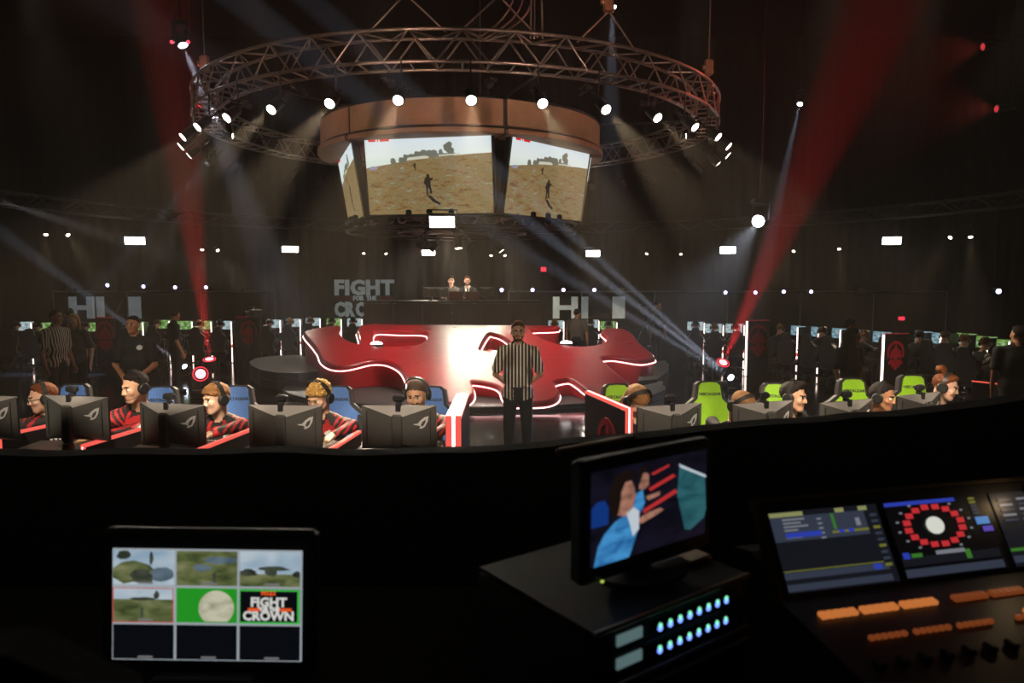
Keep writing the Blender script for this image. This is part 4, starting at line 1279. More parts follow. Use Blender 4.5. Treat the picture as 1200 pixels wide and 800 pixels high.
# end panel of the blue row
t = divider(Matrix.Translation((at_y(536, 480, 5.0).x, 4.66, 0)), .92, 1.40, 'tall end panel with white lit top closing the blue chair row', .105, .34)
# end panel of the green row with the skull
a, b = at_z(737, 479, 1.40), at_z(689, 458.5, 1.40)
ang = math.atan2(-(b.x - a.x), b.y - a.y)
t = divider(Matrix.Translation((a.x, a.y, 0)) @ Matrix.Rotation(ang, 4, 'Z'), (b - a).length, 1.40, 'tall skull end panel with lit edge closing the green chair row', .055)
skull(t, Matrix.Translation((-.028, .32, .99)) @ Matrix.Rotation(-PI / 2, 4, 'Z') @ MXZ, .42)
nm_r = ['player bent low over the keyboard', 'player hunched behind a monitor', 'dark haired player with bare neck', 'dark skinned headset player', 'player with a hair bun']
nm_r[3] = 'player with short black hair'
for i in range(5):
    M = RM @ Matrix.Translation((.44 + .82 * i, 0, 0))
    desk_unit(M, .82, 'black gaming desk of the ' + nm_r[i], 'desks of the near player rows')
    if i: divider(RM @ Matrix.Translation((.03 + .82 * i, -.02, 0)), .34, 1.155, 'low red lit desk divider beside the ' + nm_r[i], .045, .02)
divider(RM @ Matrix.Translation((.44 + .82 * 4.5, -.02, 0)), .34, 1.155, 'low red lit desk divider past the player with a hair bun', .045, .02)

# monitors with webcams
def mon_at(px, py, y, yaw, who, cam_off=0.0):
    p = at_y(px, py, y)
    zc = max(p.z, DESK_Z + .175)
    monitor('grey faceted monitor with silver emblem in front of the ' + who, (p.x, p.y, zc), R(yaw), DESK_Z)
    q = Vector((p.x, p.y, zc + .155)) + Matrix.Rotation(R(yaw), 3, 'Z') @ Vector((cam_off, -.005, 0))
    webcam('small black webcam clipped on the monitor of the ' + who, q, R(yaw))
mon_at(-13, 488, 5.05, -14, nm_l[0], .0)
mon_at(91, 489, 5.05, -12, nm_l[1], -.03)
mon_at(203, 498, 5.0, -14, nm_l[2], -.02)
mon_at(335, 500, 5.0, -5, nm_l[3], -.02)
mon_at(468, 500, 5.0, -2, nm_l[4], 0)
mon_at(784, 499, 5.1, 20, nm_r[0], 0)
mon_at(893, 496, 5.12, 20, nm_r[1], 0)
mon_at(990, 494, 5.38, 22, nm_r[2], 0)
mon_at(1075, 490, 5.72, 26, nm_r[3], 0)

# ------------------------------------------------------------------ near players
WOLF = [(-.115, -.03), (-.07, .02), (-.02, .045), (.03, .05), (.06, .095), (.068, .055), (.1, .03), (.112, -.015), (.08, -.05), (.06, -.02), (.03, -.035), (.0, -.005), (-.05, -.02)]
WOLFW = [(.03, -.02), (.07, .01), (.1, -.005), (.112, -.03), (.08, -.05), (.06, -.035), (.045, -.05)]
def inpoly(x, z, poly):
    r = np.zeros(len(x), bool); n = len(poly)
    for i in range(n):
        (x0, z0), (x1, z1) = poly[i], poly[(i + 1) % n]
        c = ((z0 > z) != (z1 > z)) & (x < (x1 - x0) * (z - z0) / (z1 - z0 + 1e-12) + x0)
        r ^= c
    return r
def jersey(V, ids, d):
    x, y, z = V.T; nb, ch = d['nb'], d['ch']
    top = ids == TOP
    ax = np.abs(x - nb.x * .8)
    sh = top & (z > nb.z - .17) & (ax > .1) & (ax < .3)
    ids[sh & (np.sin((ax * 1.0 + (nb.z - z) * .55) * 2 * PI / .046) > .25)] = ACC
    fr = top & (y < ch.y)
    fr2 = (ids == TOP) & (y < ch.y)
    ex, ez = x - ch.x, z - ch.z - .05
    ids[fr & inpoly(ex, ez, WOLF)] = ACC
    ids[fr & inpoly(ex, ez, WOLFW)] = ACC2
    ids[fr & (np.abs(ez + .075) < .011) & (np.abs(ex) < .1) & (np.sin(ex * 2 * PI / .03) > -.6)] = ACC2
    ids[top & (np.abs(z - nb.z + .16) < .012) & (np.abs(x - nb.x - .1) < .014) & (y < ch.y)] = ACC2
    ids[(ids == TOP) & (z < ch.z - .2) & (z > ch.z - .34) & (ax > .19)] = ACC
    v = top & (y < nb.y + .02) & (z > nb.z - .14) & (np.abs(ax - (nb.z + .01 - z) * .45 - .03) < .012)
    ids[v] = ACC
    return ids
def near_player(px, py, y, yaw, hyaw, hpitch, hroll, style, col, tone, label, hs_label, kind, chair_label, pattern=jersey, top=JERSEY, beard=False, glasses=False, sleeves='long', mic=True, hx=0.0, wide=1.0, hy=-.16, chair_px=0, adx=(0, 0)):
    hw = at_y(px, py, y)
    hz_ = hw.z - RZ_
    bp = at_y(chair_px, 455, y + .46 - hy)          # where the chair back stands
    yaw = math.degrees(math.atan2(hw.x - bp.x, bp.y - hw.y))
    Rz = Matrix.Rotation(R(yaw), 3, 'Z')
    hc = Vector((hx, hy, hz_))
    root = hw - Rz @ Vector((hx, hy, 0)); root.z = RZ_
    hz2 = DESK_Z - RZ_ + .062
    ew = .20 if kind == 'green' else .26
    arms = [(Vector((sx * ew + adx[0], hy - .02, .845)), Vector((sx * .15 + adx[1], hy - .25, hz2))) for sx in (-1, 1)]
    mm = seated(hc, hyaw - yaw, hpitch, hroll, .0078, beard, sleeves, True, arms, wide, pattern, mats_for(tone, top, PANTS_BLACK, col, JRED, JWHITE, top))
    t, M = person(label, mm, root, R(yaw), style, col, None, glasses)
    headset(Matrix.Translation(root) @ Matrix.Rotation(R(yaw), 4, 'Z') @ M, hs_label, mic)
    cp = root + Rz @ Vector((0, .17, 0))
    chair(kind, chair_label, (cp.x, cp.y, RZ_), R(yaw))
    return t
near_player(50, 466, 5.75, -20, -48, 8, 0, 'short', 'auburn', 'fair', 'seated player in dark glasses and black red jersey looking down', 'black headset worn by the player in glasses', 'blue', 'blue gaming chair behind the player in glasses', glasses=True, mic=False, chair_px=88, adx=(-.28, -.4))
near_player(158, 454, 5.6, -6, -30, 8, 0, 'short', 'dark', 'light', 'seated dark haired player with boom microphone in wolf jersey', 'black headset with boom microphone on the dark haired player', 'blue', 'blue gaming chair behind the dark haired wolf jersey player', chair_px=190, adx=(-.14, -.36))
near_player(253, 467, 5.65, -10, -38, 8, 0, 'fringe', 'light_brown', 'fair', 'seated young player with brown fringe in wolf jersey', 'black headset on the player with brown fringe', 'blue', 'blue gaming chair behind the player with brown fringe', mic=False, chair_px=279, adx=(-.06, -.14))
near_player(374, 465, 5.6, -10, -24, 22, 4, 'curly', 'blond', 'fair', 'seated curly blond player with head lowered in black red jersey', 'black headset on the curly blond player', 'blue', 'blue gaming chair behind the curly blond player', mic=False, hy=-.18, chair_px=396)
near_player(488, 462, 5.6, -5, -6, 16, 0, 'buzz', 'cropped', 'light', 'seated broad bearded player with cropped hair in black red jersey', 'large black headset on the bearded player with cropped hair', 'blue', 'blue gaming chair behind the bearded player', beard='moustache', mic=False, wide=1.12, chair_px=506)
near_player(748, 470, 5.65, 8, 25, 52, -8, 'long', 'light_brown', 'fair', 'seated player with long light hair bent face down', 'black headset on the player bent face down', 'green', 'green gaming chair behind the player bent face down', None, TEE_BLACK, mic=False, sleeves='short', hy=-.26, chair_px=722)
near_player(868, 476, 5.75, 12, 34, 48, 0, 'short', 'light_brown', 'fair', 'seated player in black hunched forward behind a monitor', 'black headset on the hunched player in black', 'green', 'green gaming chair with black lettering behind the hunched player', None, TEE_BLACK, mic=False, hy=-.33, chair_px=830, adx=(-.04, -.08))
near_player(930, 465, 5.8, 10, 50, 4, 0, 'quiff', 'dark', 'light', 'seated dark haired player in black tee looking sideways', 'black headset on the dark haired player in black tee', 'green', 'green gaming chair half hidden by the dark haired player', None, TEE_BLACK, mic=False, sleeves='short', chair_px=908, adx=(.0, -.12))
near_player(1034, 465, 6.1, 12, 48, 8, 0, 'short', 'dark', 'tan', 'seated player with short black hair and tan skin', 'black headset on the tan player with short black hair', 'green', 'green gaming chair beside the tan player with black hair', None, TEE_BLACK, mic=False, sleeves='short', chair_px=998, adx=(-.03, -.14))
near_player(1108, 453, 6.35, 14, 52, 14, 0, 'bun', 'auburn', 'fair', 'seated player with auburn hair tied in a bun', 'black headset on the player with a bun', 'green', 'green gaming chair beside the player with a bun', None, clothes('tee_grey', (.05, .045, .04)), mic=False, chair_px=1068)

# ------------------------------------------------------------------ officials and visitors standing
def striped():
    m = mat('referee_stripes', (.5, .5, .5), .8, vary=0)
    nt = m.node_tree; b = nt.nodes['Principled BSDF']
    tc = nt.nodes.new('ShaderNodeTexCoord'); sp = nt.nodes.new('ShaderNodeSeparateXYZ')
    mu = nt.nodes.new('ShaderNodeMath'); mu.operation = 'MULTIPLY'; mu.inputs[1].default_value = 1 / .041
    fr = nt.nodes.new('ShaderNodeMath'); fr.operation = 'FRACT'
    gt = nt.nodes.new('ShaderNodeMath'); gt.operation = 'GREATER_THAN'; gt.inputs[1].default_value = .5
    mx = nt.nodes.new('ShaderNodeMix'); mx.data_type = 'RGBA'
    mx.inputs['A'].default_value = (.008, .008, .01, 1); mx.inputs['B'].default_value = (*lin(235, 222, 198), 1)
    nt.links.new(tc.outputs['Object'], sp.inputs['Vector']); nt.links.new(sp.outputs['X'], mu.inputs[0]); nt.links.new(mu.outputs[0], fr.inputs[0]); nt.links.new(fr.outputs[0], gt.inputs[0])
    nt.links.new(gt.outputs[0], mx.inputs['Factor']); nt.links.new(mx.outputs['Result'], b.inputs['Base Color'])
    return m
STRIPES = striped()
BLACKCOL = clothes('collar_black', (.01, .01, .01))
p = at_y(607, 400, 8.6)
mm = standing(1.79, 4, 2, .0085, True, 'back', 'short', True, None, mats_for('light', STRIPES, PANTS_BLACK, 'brown', None, None, BLACKCOL), .105, 1.0, .84)
person('referee in black and white striped shirt and glasses standing before the stage', mm, (p.x, p.y, 0), 0, 'quiff', 'brown', None, True)
REFMESH = mm
def polo(V, ids, d):
    x, y, z = V.T
    ids[(ids == TOP) & (y < 0) & (((x - .1) ** 2 + (z - 1.36 * d['k']) ** 2) < .033 ** 2)] = ACC2
    return ids
p = at_y(158, 400, 9.7)
person('man in black polo with round badge standing behind the blue chairs', standing(1.80, 2, 0, .0095, False, 'front', 'short', True, polo, mats_for('tan', TEE_BLACK, PANTS_BLACK, 'dark', None, JWHITE), .1, 1.08), (p.x, p.y, 0), R(0), 'short', 'dark')
p = at_y(66, 400, 11.6)
side_ref = (standing(1.80, 10, 0, .011, False, 'hang', 'short', True, None, mats_for('tan', STRIPES, PANTS_BLACK, 'dark', None, None, BLACKCOL), .1, 1.05))
person('striped referee seen from the side next to the blond woman', side_ref, (p.x, p.y, 0), R(75), 'short', 'dark')
p = at_y(88, 400, 12.6)
person('blond woman in grey tee standing next to the striped referee', standing(1.68, 0, 0, .011, False, 'hang', 'short', True, None, mats_for('fair', clothes('tee_slate', (.06, .06, .062)), PANTS_BLACK, 'blond'), .09, .9), (p.x, p.y, 0), R(10), 'long', 'blond')
p = at_y(83, 400, 14.6)
person('tall man in black behind the blond woman', standing(1.70, 0, 0, .013, False, 'hang', 'short', True, None, mats_for('tan', TEE_BLACK, PANTS_BLACK, 'dark'), .09, 1.05), (p.x, p.y, 0), R(-160), 'short', 'dark')
p = at_y(205, 400, 14.6)
dark_man = standing(1.68, 30, 0, .013, False, 'hang', 'short', True, None, mats_for('tan', TEE_BLACK, PANTS_BLACK, 'dark'), .09, 1.05)
person('man in black standing among the far players by the red beam', dark_man, (p.x, p.y, 0), R(130), 'short', 'dark')
p = at_y(676, 400, 17.9)
person('man in patterned shirt standing with his back turned by the stage', standing(1.54, -20, 0, .013, False, 'hang', 'short', True, None, mats_for('tan', clothes('shirt_pattern', (.10, .085, .06)), PANTS_BLACK, 'dark'), .09, 1.05), (p.x, p.y, 0), R(170), 'short', 'dark')
p = at_y(994, 400, 11.4)
_t, _ = person('striped official standing behind the woman in black', side_ref, (p.x, p.y, 0), R(60), 'short', 'dark')
_t.scale = (.92,) * 3
p = at_y(997, 415, 10.3)
person('dark haired woman in black tee and sunglasses standing side on', standing(1.58, 60, 0, .011, False, 'hang', 'short', True, None, mats_for('olive', TEE_BLACK, PANTS_BLACK, 'dark'), .08, .88), (p.x, p.y, 0), R(25), 'long', 'dark', None, True)
p = at_y(1192, 415, 9.6)
person('man in black with back turned near the white jersey players', standing(1.66, 40, 0, .012, False, 'hang', 'short', True, None, mats_for('tan', TEE_BLACK, PANTS_BLACK, 'dark'), .09, 1.15), (p.x, p.y, 0), R(150), 'short', 'dark')
# ------------------------------------------------------------------ far player rows
FAR_MATS = {
    'black': mats_for('light', TEE_BLACK, PANTS_BLACK, 'brown'), 'red': mats_for('fair', clothes('jersey_maroon', (.035, .014, .012)), PANTS_BLACK, 'light_brown'),
    'white': None}
FW = clothes('jersey_cream', lin(200, 190, 170))
FAR_MATS['white'] = mats_for('light', TEE_BLACK, PANTS_BLACK, 'auburn', FW, FW)
def cream(V, ids, d):
    x, y, z = V.T; nb = d['nb']; ax = np.abs(x)
    ids[(ids == TOP) & (ax > .11) & (z > nb.z - .26) & (np.sin((ax + nb.z - z) * 2 * PI / .12) > -.3)] = ACC
    return ids
_arms = [(Vector((sx * .19, -.12, .82)), Vector((sx * .12, -.33, .812))) for sx in (-1, 1)]
FARP = {k: seated((0, -.12, 1.09), 0, 4, 0, .013, False, 'short' if k != 'white' else 'long', True, _arms, 1.0, cream if k == 'white' else None, FAR_MATS[k]) for k in FAR_MATS}
FAR_SCREENS = [emis('far_screen_' + n, (lambda a, b, c: (lambda nt: ramp(nt, nt.nodes.new('ShaderNodeTexNoise').outputs['Fac'], [(.35, lin(*a)), (.5, lin(*b)), (.65, lin(*c))])))(a, b, c), st) for n, a, b, c, st in (
    ('green', (60, 110, 40), (120, 170, 60), (190, 215, 190), .7), ('pale', (120, 150, 150), (190, 215, 220), (225, 235, 235), .65), ('blue', (60, 100, 130), (120, 170, 190), (200, 220, 220), .6))]
_bt = MB().bbox((0, 0, .73), (.58, .6, .035), .008); _o = _bt.build('table_top', PANEL_BLACK); FT = _o.data; bpy.data.objects.remove(_o)
_bt = MB().box((0, .26, .36), (.56, .03, .7)); _o = _bt.build('back_panel', PANEL_BLACK); FB = _o.data; bpy.data.objects.remove(_o)
_bt = MB().box((0, 0, .565), (.03, .6, 1.13)); _o = _bt.build('side_panel', PANEL_BLACK); FS = _o.data; bpy.data.objects.remove(_o)
LED_FAR = lamp('led_far', (1, .78, .68), 3.0)
_bt = MB().box((0, -.306, .82), (.034, .014, .62)); _o = _bt.build('light_strip', LED_FAR); FL = _o.data; bpy.data.objects.remove(_o)
_bt = MB().box((0, -.306, .22), (.034, .014, .40)); _o = _bt.build('light_strip', LED_FAR); FL2 = _o.data; bpy.data.objects.remove(_o)
_bt = MB().box((0, -.306, .465), (.034, .014, .08)); _o = _bt.build('red_joint', LED_RED); FJ = _o.data; bpy.data.objects.remove(_o)
FC = Vector((0.5, 8.0, 0))
def far_seat(px, ytop, kind, style, col, scr, row, zoff=0.0, who=True, face=None, strip=True):
    y = 1.1 * FPX / (ytop - 327)
    hp = at_y(px, ytop + 4, y)
    f = Vector((hp.x, hp.y, 0)) - FC; f.z = 0; f.normalize()
    if face is not None: f = Vector((math.sin(R(face)), math.cos(R(face)), 0))
    rz = math.atan2(f.x, -f.y)
    root = Vector((hp.x, hp.y, 0)) - f * .12
    if who:
        t, M = person({'black': 'seated player in black tee, ', 'red': 'seated player in maroon jersey, ', 'white': 'seated player with cream shoulders, '}[kind] + row, FARP[kind], root, rz, style, col, 'players ' + row)
        for n, d in HEADSET['l']:
            if n != 'microphone':
                o = link(n, d, t); o.matrix_local = M
    chair('black', 'black gaming chair seen from behind, ' + row, root - f * .17, rz, 'black chairs ' + row)
    d = thing('player_desk', 'narrow black player desk with lit divider, ' + row, 'desk', root + f * .76, rz, 'desks ' + row); d.scale = (.78, 1, 1)
    link('table_top', FT, d); o = link('back_panel', FB, d, None, (0, 0, PI))
    for sx in (-1,):
        s = link('side_panel', FS, d, (sx * .3, 0, 0), (0, 0, PI))
        if strip:
            link('light_strip', FL, s); link('light_strip', FL2, s); link('red_joint', FJ, s)
    m = root + f * .84
    monitor('lit player monitor showing the game, ' + row, Vector((m.x, m.y, 1.02)), rz, .75, 'monitors ' + row, True, FAR_SCREENS[scr])
ROWS = {
    'in the row behind the striped referee': [(19, 376, 'black', 'short', 'brown', 1), (44, 377, 'black', 'short', 'dark', 0), (71, 377, 'black', None, 'dark', 0, 0), (100, 377, 'black', 'short', 'dark', 0)],
    'in the row lit by the red beam': [(152, 376, 'black', 'short', 'dark', 0), (184, 374, 'red', 'short', 'brown', 0), (211, 375, 'black', None, 'dark', 0, 0), (234, 375, 'red', 'short', 'brown', 0), (258, 375, 'black', 'short', 'dark', 1)],
    'in the row by the round step': [(316, 373.5, 'black', 'short', 'dark', 1), (340, 372.5, 'red', 'short', 'blond', 1), (364, 371.5, 'red', 'short', 'light_brown', 1), (389, 372, 'black', 'short', 'dark', 0), (414, 372, 'black', 'short', 'dark', 1)],
    'in the row beside the caster desk': [(650, 374.5, 'black', 'short', 'blond', 1), (692, 373.5, 'black', 'short', 'brown', 1), (713, 375.5, 'black', 'short', 'dark', 0)],
    'in the row behind the moving head': [(815, 376, 'black', 'short', 'brown', 1), (837, 378.5, 'red', 'short', 'light_brown', 1), (862, 378.5, 'red', 'short', 'dark', 1)],
    'in the row behind the woman in black': [(915, 380, 'black', 'short', 'light_brown', 2), (939, 381.5, 'black', None, 'dark', 2, 0), (964, 383, 'black', 'short', 'brown', 2), (988, 385, 'black', None, 'dark', 2, 0), (1013, 387, 'black', 'short', 'light_brown', 2)],
    'in the row past the skull panel': [(1058, 386, 'black', None, 'dark', 2, 0), (1078, 388, 'black', 'short', 'dark', 2), (1108, 388.5, 'white', 'short', 'brown', 0), (1131, 392, 'white', 'buzz', 'light_brown', 0), (1155, 396, 'white', 'short', 'auburn', 0)],
}
FACE = dict(zip(ROWS, (-16, -14, -10, 6, 14, 56, 64)))
for row, L in ROWS.items():
    for e in L:
        far_seat(*e[:6], row, who=(len(e) < 7), face=FACE[row])
# tall skull panels between the rows
def skull_panel(px, py_floor, w, h, yaw, label, lit=1, size=.5):
    p = at_z(px, py_floor, 0)
    t = thing('skull_panel', label, 'panel', p, R(yaw))
    MB().bbox((0, 0, h / 2), (w, .06, h), .01).build('board', PANEL_BLACK, t)
    skull(t, Matrix.Translation((0, -.032, h * .62)) @ MXZ, size, SKULL_GLOW if px > 1000 else SKULL_RED)
    if lit:
        MB().box((-w / 2 * lit, -.025, h / 2), (.035, .03, h - .02)).build('light_strip', LED_FAR, t)
    MB().box((0, -.025, h + .005), (w, .02, .02)).build('red_edge_light', mat('edge_red_dim', lin(130, 16, 26), .4, emit=lin(150, 16, 30), strength=.5), t)
    return t
skull_panel(126, 432, .55, 1.32, -12, 'dark skull panel between the striped referee row and the red beam row', 0, .62)
skull_panel(293, 424, .7, 1.25, -6, 'dark skull panel beside the round step row', 0, .55)
skull_panel(886, 440, .6, 1.32, 14, 'dark skull panel beside the moving head row', 1, .6)
skull_panel(1046, 460, .6, 1.2, 14, 'bright red skull panel with white lit edge beside the woman in black', 1, .46)
# low red lit rail past the white jersey players
a, b = at_z(1140, 445.5, .75), at_z(1215, 454, .75)
t = thing('low_barrier', 'low black barrier with thin red lit edge past the white jersey players', 'barrier', ((a.x + b.x) / 2, (a.y + b.y) / 2, 0), math.atan2(b.y - a.y, b.x - a.x))
L = (b - a).length
MB().bbox((0, 0, .37), (L, .06, .73), .01).build('board', PANEL_BLACK, t)
MB().box((0, -.02, .742), (L, .03, .016)).build('red_edge_light', LED_RED, t)

# ------------------------------------------------------------------ commentators
CHZ = at_y(528.5, 329, CDY + .88).z - RIS_Z
cm1 = seated((0, -.1, CHZ), 12, 2, 0, .011, False, 'long', True, [(Vector((-.26, -.18, .86)), Vector((-.2, -.38, .83))), (Vector((.17, -.12, .86)), Vector((.1, -.3, .83)))], 1.0, None, mats_for('fair', clothes('jacket_grey', lin(120, 118, 112)), PANTS_BLACK, 'dark', None, None, clothes('scarf_navy', (.02, .03, .06))))
p = at_y(528.5, 329, CDY + .85)
person('commentator in grey jacket with dark slicked hair at the raised desk', cm1, (p.x, CDY + .98, RIS_Z), 0, 'quiff', 'dark')
def suit(V, ids, d):
    x, y, z = V.T; nb = d['nb']
    v = (ids == TOP) & (y < nb.y + .03) & (np.abs(x) < .02 + np.maximum(z - nb.z + .25, 0) * .2) & (z > nb.z - .25)
    ids[v] = ACC2
    ids[(ids == ACC2) & (np.abs(x) < .018)] = ACC
    return ids
cm2 = seated((0, -.1, CHZ), 0, 6, 0, .011, True, 'long', True, [(Vector((sx * .17, -.12, .86)), Vector((sx * .1, -.3, .83))) for sx in (-1, 1)], 1.05, suit, mats_for('light', clothes('suit_dark', (.02, .022, .025)), PANTS_BLACK, 'auburn', TEE_BLACK, JWHITE, JWHITE))
p2 = at_y(547.5, 329, CDY + .85)
person('bearded commentator in dark suit and tie at the raised desk', cm2, (p2.x, CDY + .98, RIS_Z), 0, 'quiff', 'auburn')
chair('white', 'white gaming chair behind the commentator in grey jacket', (p.x - .06, CDY + 1.17, RIS_Z), R(4))
chair('white', 'white gaming chair behind the commentator in suit', (p2.x + .1, CDY + 1.17, RIS_Z), 0)
for i, (px, wd, yaw, lab) in enumerate(((505, .0, 12, 'dark monitor at the end of the caster desk'), (516, 0, -8, 'dark monitor beside the commentator in grey jacket'), (570, 0, -30, 'dark angled monitor beside the suited commentator'))):
    q = at_y(px, 342, CDY + .4)
    monitor(lab, Vector((q.x, q.y, q.z)), R(yaw), th, None, True)
for px, lab in ((534.5, 'brown backed laptop before the commentator in grey jacket'), (553.5, 'brown backed laptop before the suited commentator')):
    q = at_y(px, 347, CDY + .2)
    t = thing('laptop', lab, 'laptop', (q.x, CDY + .22, th))
    LB = mat('laptop_brown', lin(110, 62, 44), .4)
    MB().bbox((0, .0, .13), (.36, .012, .24), .005, M=Matrix.Rotation(R(12), 4, 'X')).build('lid', LB, t)
    MB().bbox((0, .13, .01), (.36, .25, .018), .006).build('keyboard_base', LB, t)

# ------------------------------------------------------------------ broadcast cameras on tripods
def broadcast_camera(px, py, y, yaw, label, op_label):
    q = at_y(px, py, y)
    t = thing('broadcast_camera', label, 'camera', (q.x, q.y, 0), R(yaw))
    z = q.z
    MB().bbox((0, 0, z), (.16, .42, .22), .03).build('camera_body', PLASTIC, t)
    MB().tube((0, -.2, z), (0, -.42, z), .06, .075, 12).build('lens_barrel', PLASTIC, t)
    MB().bbox((-.14, .05, z + .12), (.16, .12, .1), .02).build('viewfinder', PLASTIC, t)
    MB().box((0, 0, z - .16), (.12, .16, .1)).build('tripod_head', DARKMETAL, t)
    for i in range(3):
        a = 2 * PI * i / 3 + .4
        MB().tube((0, 0, z - .18), (math.cos(a) * .45, math.sin(a) * .45, 0), .022, .016).build('leg', DARKMETAL, t)
broadcast_camera(758, 364, 18.7, 25, 'broadcast camera on tripod beside the moving head row', '')
broadcast_camera(299, 367, 18.8, -20, 'broadcast camera on tripod beside the round step row', '')
p = at_y(769, 400, 19.3)
person('camera operator in black behind the tripod camera', dark_man, (p.x, p.y, 0), R(25), 'short', 'dark')
# ------------------------------------------------------------------ mixing position
TBL = 1.25
t = thing('mixing_table', 'long black table of the mixing position', 'table', (.2, 1.75, 0))
MB().bbox((0, -.1, TBL - .03), (4.4, 1.5, .05), .01).build('table_top', mat('table_black', (.008, .008, .008), .55), t)
for sx in (-1, 1):
    for sy in (-1, 1): MB().box((sx * 2.1, sy * .55 - .1, (TBL - .055) / 2), (.05, .05, TBL - .055)).build('leg', DARKMETAL, t)
# barrier with black cloth
prof = [(-140, 530), (0, 529), (60, 531), (150, 528), (250, 529), (330, 526), (420, 530), (500, 527), (560, 526), (640, 520), (668, 516), (700, 514), (735, 511), (760, 509), (830, 500.5), (900, 494), (960, 491), (1000, 486), (1050, 484), (1100, 478), (1150, 472), (1200, 464), (1270, 457), (1340, 452)]
BY = 2.62
top = [at_y(px, py, BY) for px, py in prof]
bx = spline([(p.x, p.z) for p in top], 4, False)
poly = [(x, z) for x, z in bx][::-1] + [(bx[0][0], .02), (bx[-1][0], .02)]
o = MB().prism(poly, -.05, .05, 0, Matrix.Translation((0, BY, 0)) @ MXZ).build('draped_barrier', CLOTH)
tag(o, 'black cloth draped barrier in front of the mixing position', 'barrier')
RAILM = mat('rail_metal', (.30, .26, .20), .35, .9)
a, b = at_y(655, 529, 2.45), at_y(742, 513, 2.5)
tag(MB().tube(a, b, .014, n=10).tube(a, a + Vector((0, .12, -.03)), .01).tube(b, b + Vector((0, .12, -.03)), .01).build('hand_rail', RAILM), 'short metal grab rail fixed to the draped barrier', 'rail')

def frame_matrix(BL, BR, TL):
    x = (BR - BL).normalized(); z = (TL - BL); z = (z - x * z.dot(x)).normalized(); y = z.cross(x)
    return Matrix(((x.x, y.x, z.x, BL.x), (x.y, y.y, z.y, BL.y), (x.z, y.z, z.z, BL.z), (0, 0, 0, 1)))
def noise_mat(name, stops, strength=.7, scale=4.0, dist=.6):
    def rec(nt):
        tc = nt.nodes.new('ShaderNodeTexCoord'); mp = nt.nodes.new('ShaderNodeMapping'); mp.inputs['Scale'].default_value = (scale * 5, 1, scale * 12)
        n = nt.nodes.new('ShaderNodeTexNoise'); n.inputs['Scale'].default_value = 1.0; n.inputs['Detail'].default_value = 4; n.inputs['Distortion'].default_value = dist
        nt.links.new(tc.outputs['Object'], mp.inputs['Vector']); nt.links.new(mp.outputs['Vector'], n.inputs['Vector'])
        return ramp(nt, n.outputs['Fac'], stops)
    return emis(name, rec, strength)
# --- nine picture preview monitor
d0 = 1.8
BL, BR, TL = at_y(130.5, 773, d0), at_y(352.5, 776, d0), at_y(134.5, 643, d0 + .02)
Mv = frame_matrix(BL, BR, TL); W3 = (BR - BL).length; H3 = (TL - BL).length
mv = bpy.data.objects.new('preview_monitor', None); COL.objects.link(mv); mv.matrix_world = Mv
tag(mv, 'black preview monitor showing nine small pictures on the mixing table', 'monitor')
MB().bbox((W3 / 2, .03, H3 / 2 + .005), (W3 + .07, .045, H3 + .09), .012).build('bezel', PLASTIC, mv)
MB().bbox((W3 / 2, .075, H3 / 2), (W3 * .6, .06, H3 * .6), .02).build('back_shell', PLASTIC, mv)
sz = BL.z - TBL
MB().box((W3 / 2, .09, -.02), (.08, .03, .2)).build('stand_column', PLASTIC, mv)
MB().bbox((W3 / 2, .06, -sz + .016), (.26, .2, .016), .006).build('stand_base', PLASTIC, mv)
MB().box((W3 / 2, .006, H3 / 2), (W3, .004, H3)).build('screen', lamp('preview_grid', lin(170, 178, 185), .75), mv)
cw, chh = W3 / 3, H3 / 3
def cell(c, r, m, name='picture', x0=0.0, x1=1.0, z0=0.0, z1=1.0, lift=.002):
    g = .0035
    X0, Z0 = c * cw + g, (2 - r) * chh + g; ww, hh_ = cw - 2 * g, chh - 2 * g
    if name not in ('picture', 'caption') and 'border' not in name and 'bar' not in name and name not in ('field',):
        rnd_ = random.Random(int(x0 * 1000) + c * 7 + r)
        cx_, cz_, rx_, rz_ = (x0 + x1) / 2, (z0 + z1) / 2, (x1 - x0) / 2, (z1 - z0) / 2
        pts_ = [(X0 + ww * min(1, max(0, cx_ + math.cos(2 * PI * i / 16) * rx_ * rnd_.uniform(.8, 1.3))), Z0 + hh_ * min(1, max(0, cz_ + math.sin(2 * PI * i / 16) * rz_ * rnd_.uniform(.8, 1.3)))) for i in range(16)]
        return MB().prism(pts_, lift - .004, lift - .0025, 0, MXZ).build(name, m, mv)
    return MB().box((X0 + ww * (x0 + x1) / 2, .004 - lift, Z0 + hh_ * (z0 + z1) / 2), (ww * (x1 - x0), .0015, hh_ * (z1 - z0))).build(name, m, mv)
GRS = noise_mat('preview_grass', [(.3, lin(62, 74, 40)), (.5, lin(112, 122, 76)), (.7, lin(150, 152, 108))], .62, 3)
SKYB = noise_mat('preview_sky', [(.3, lin(150, 180, 205)), (.6, lin(205, 220, 230))], .7, 1.5)
WATER = noise_mat('preview_water', [(.3, lin(70, 92, 112)), (.6, lin(118, 138, 152))], .62, 3)
ROCK = noise_mat('preview_rock', [(.3, lin(40, 48, 40)), (.6, lin(84, 90, 76))], .62, 4)
DK = lamp('preview_black', lin(14, 16, 22), .6); CAP = lamp('preview_caption', lin(150, 150, 150), .5)
GREENK = lamp('preview_green', lin(40, 160, 40), .75); WHT = lamp('preview_white', lin(225, 225, 220), .8); RDL = lamp('preview_red', lin(200, 70, 60), .75); ORG = lamp('preview_orange', lin(235, 90, 40), .85); MAPC = noise_mat('preview_map', [(.3, lin(170, 168, 140)), (.6, lin(215, 212, 186))], .75, 4)
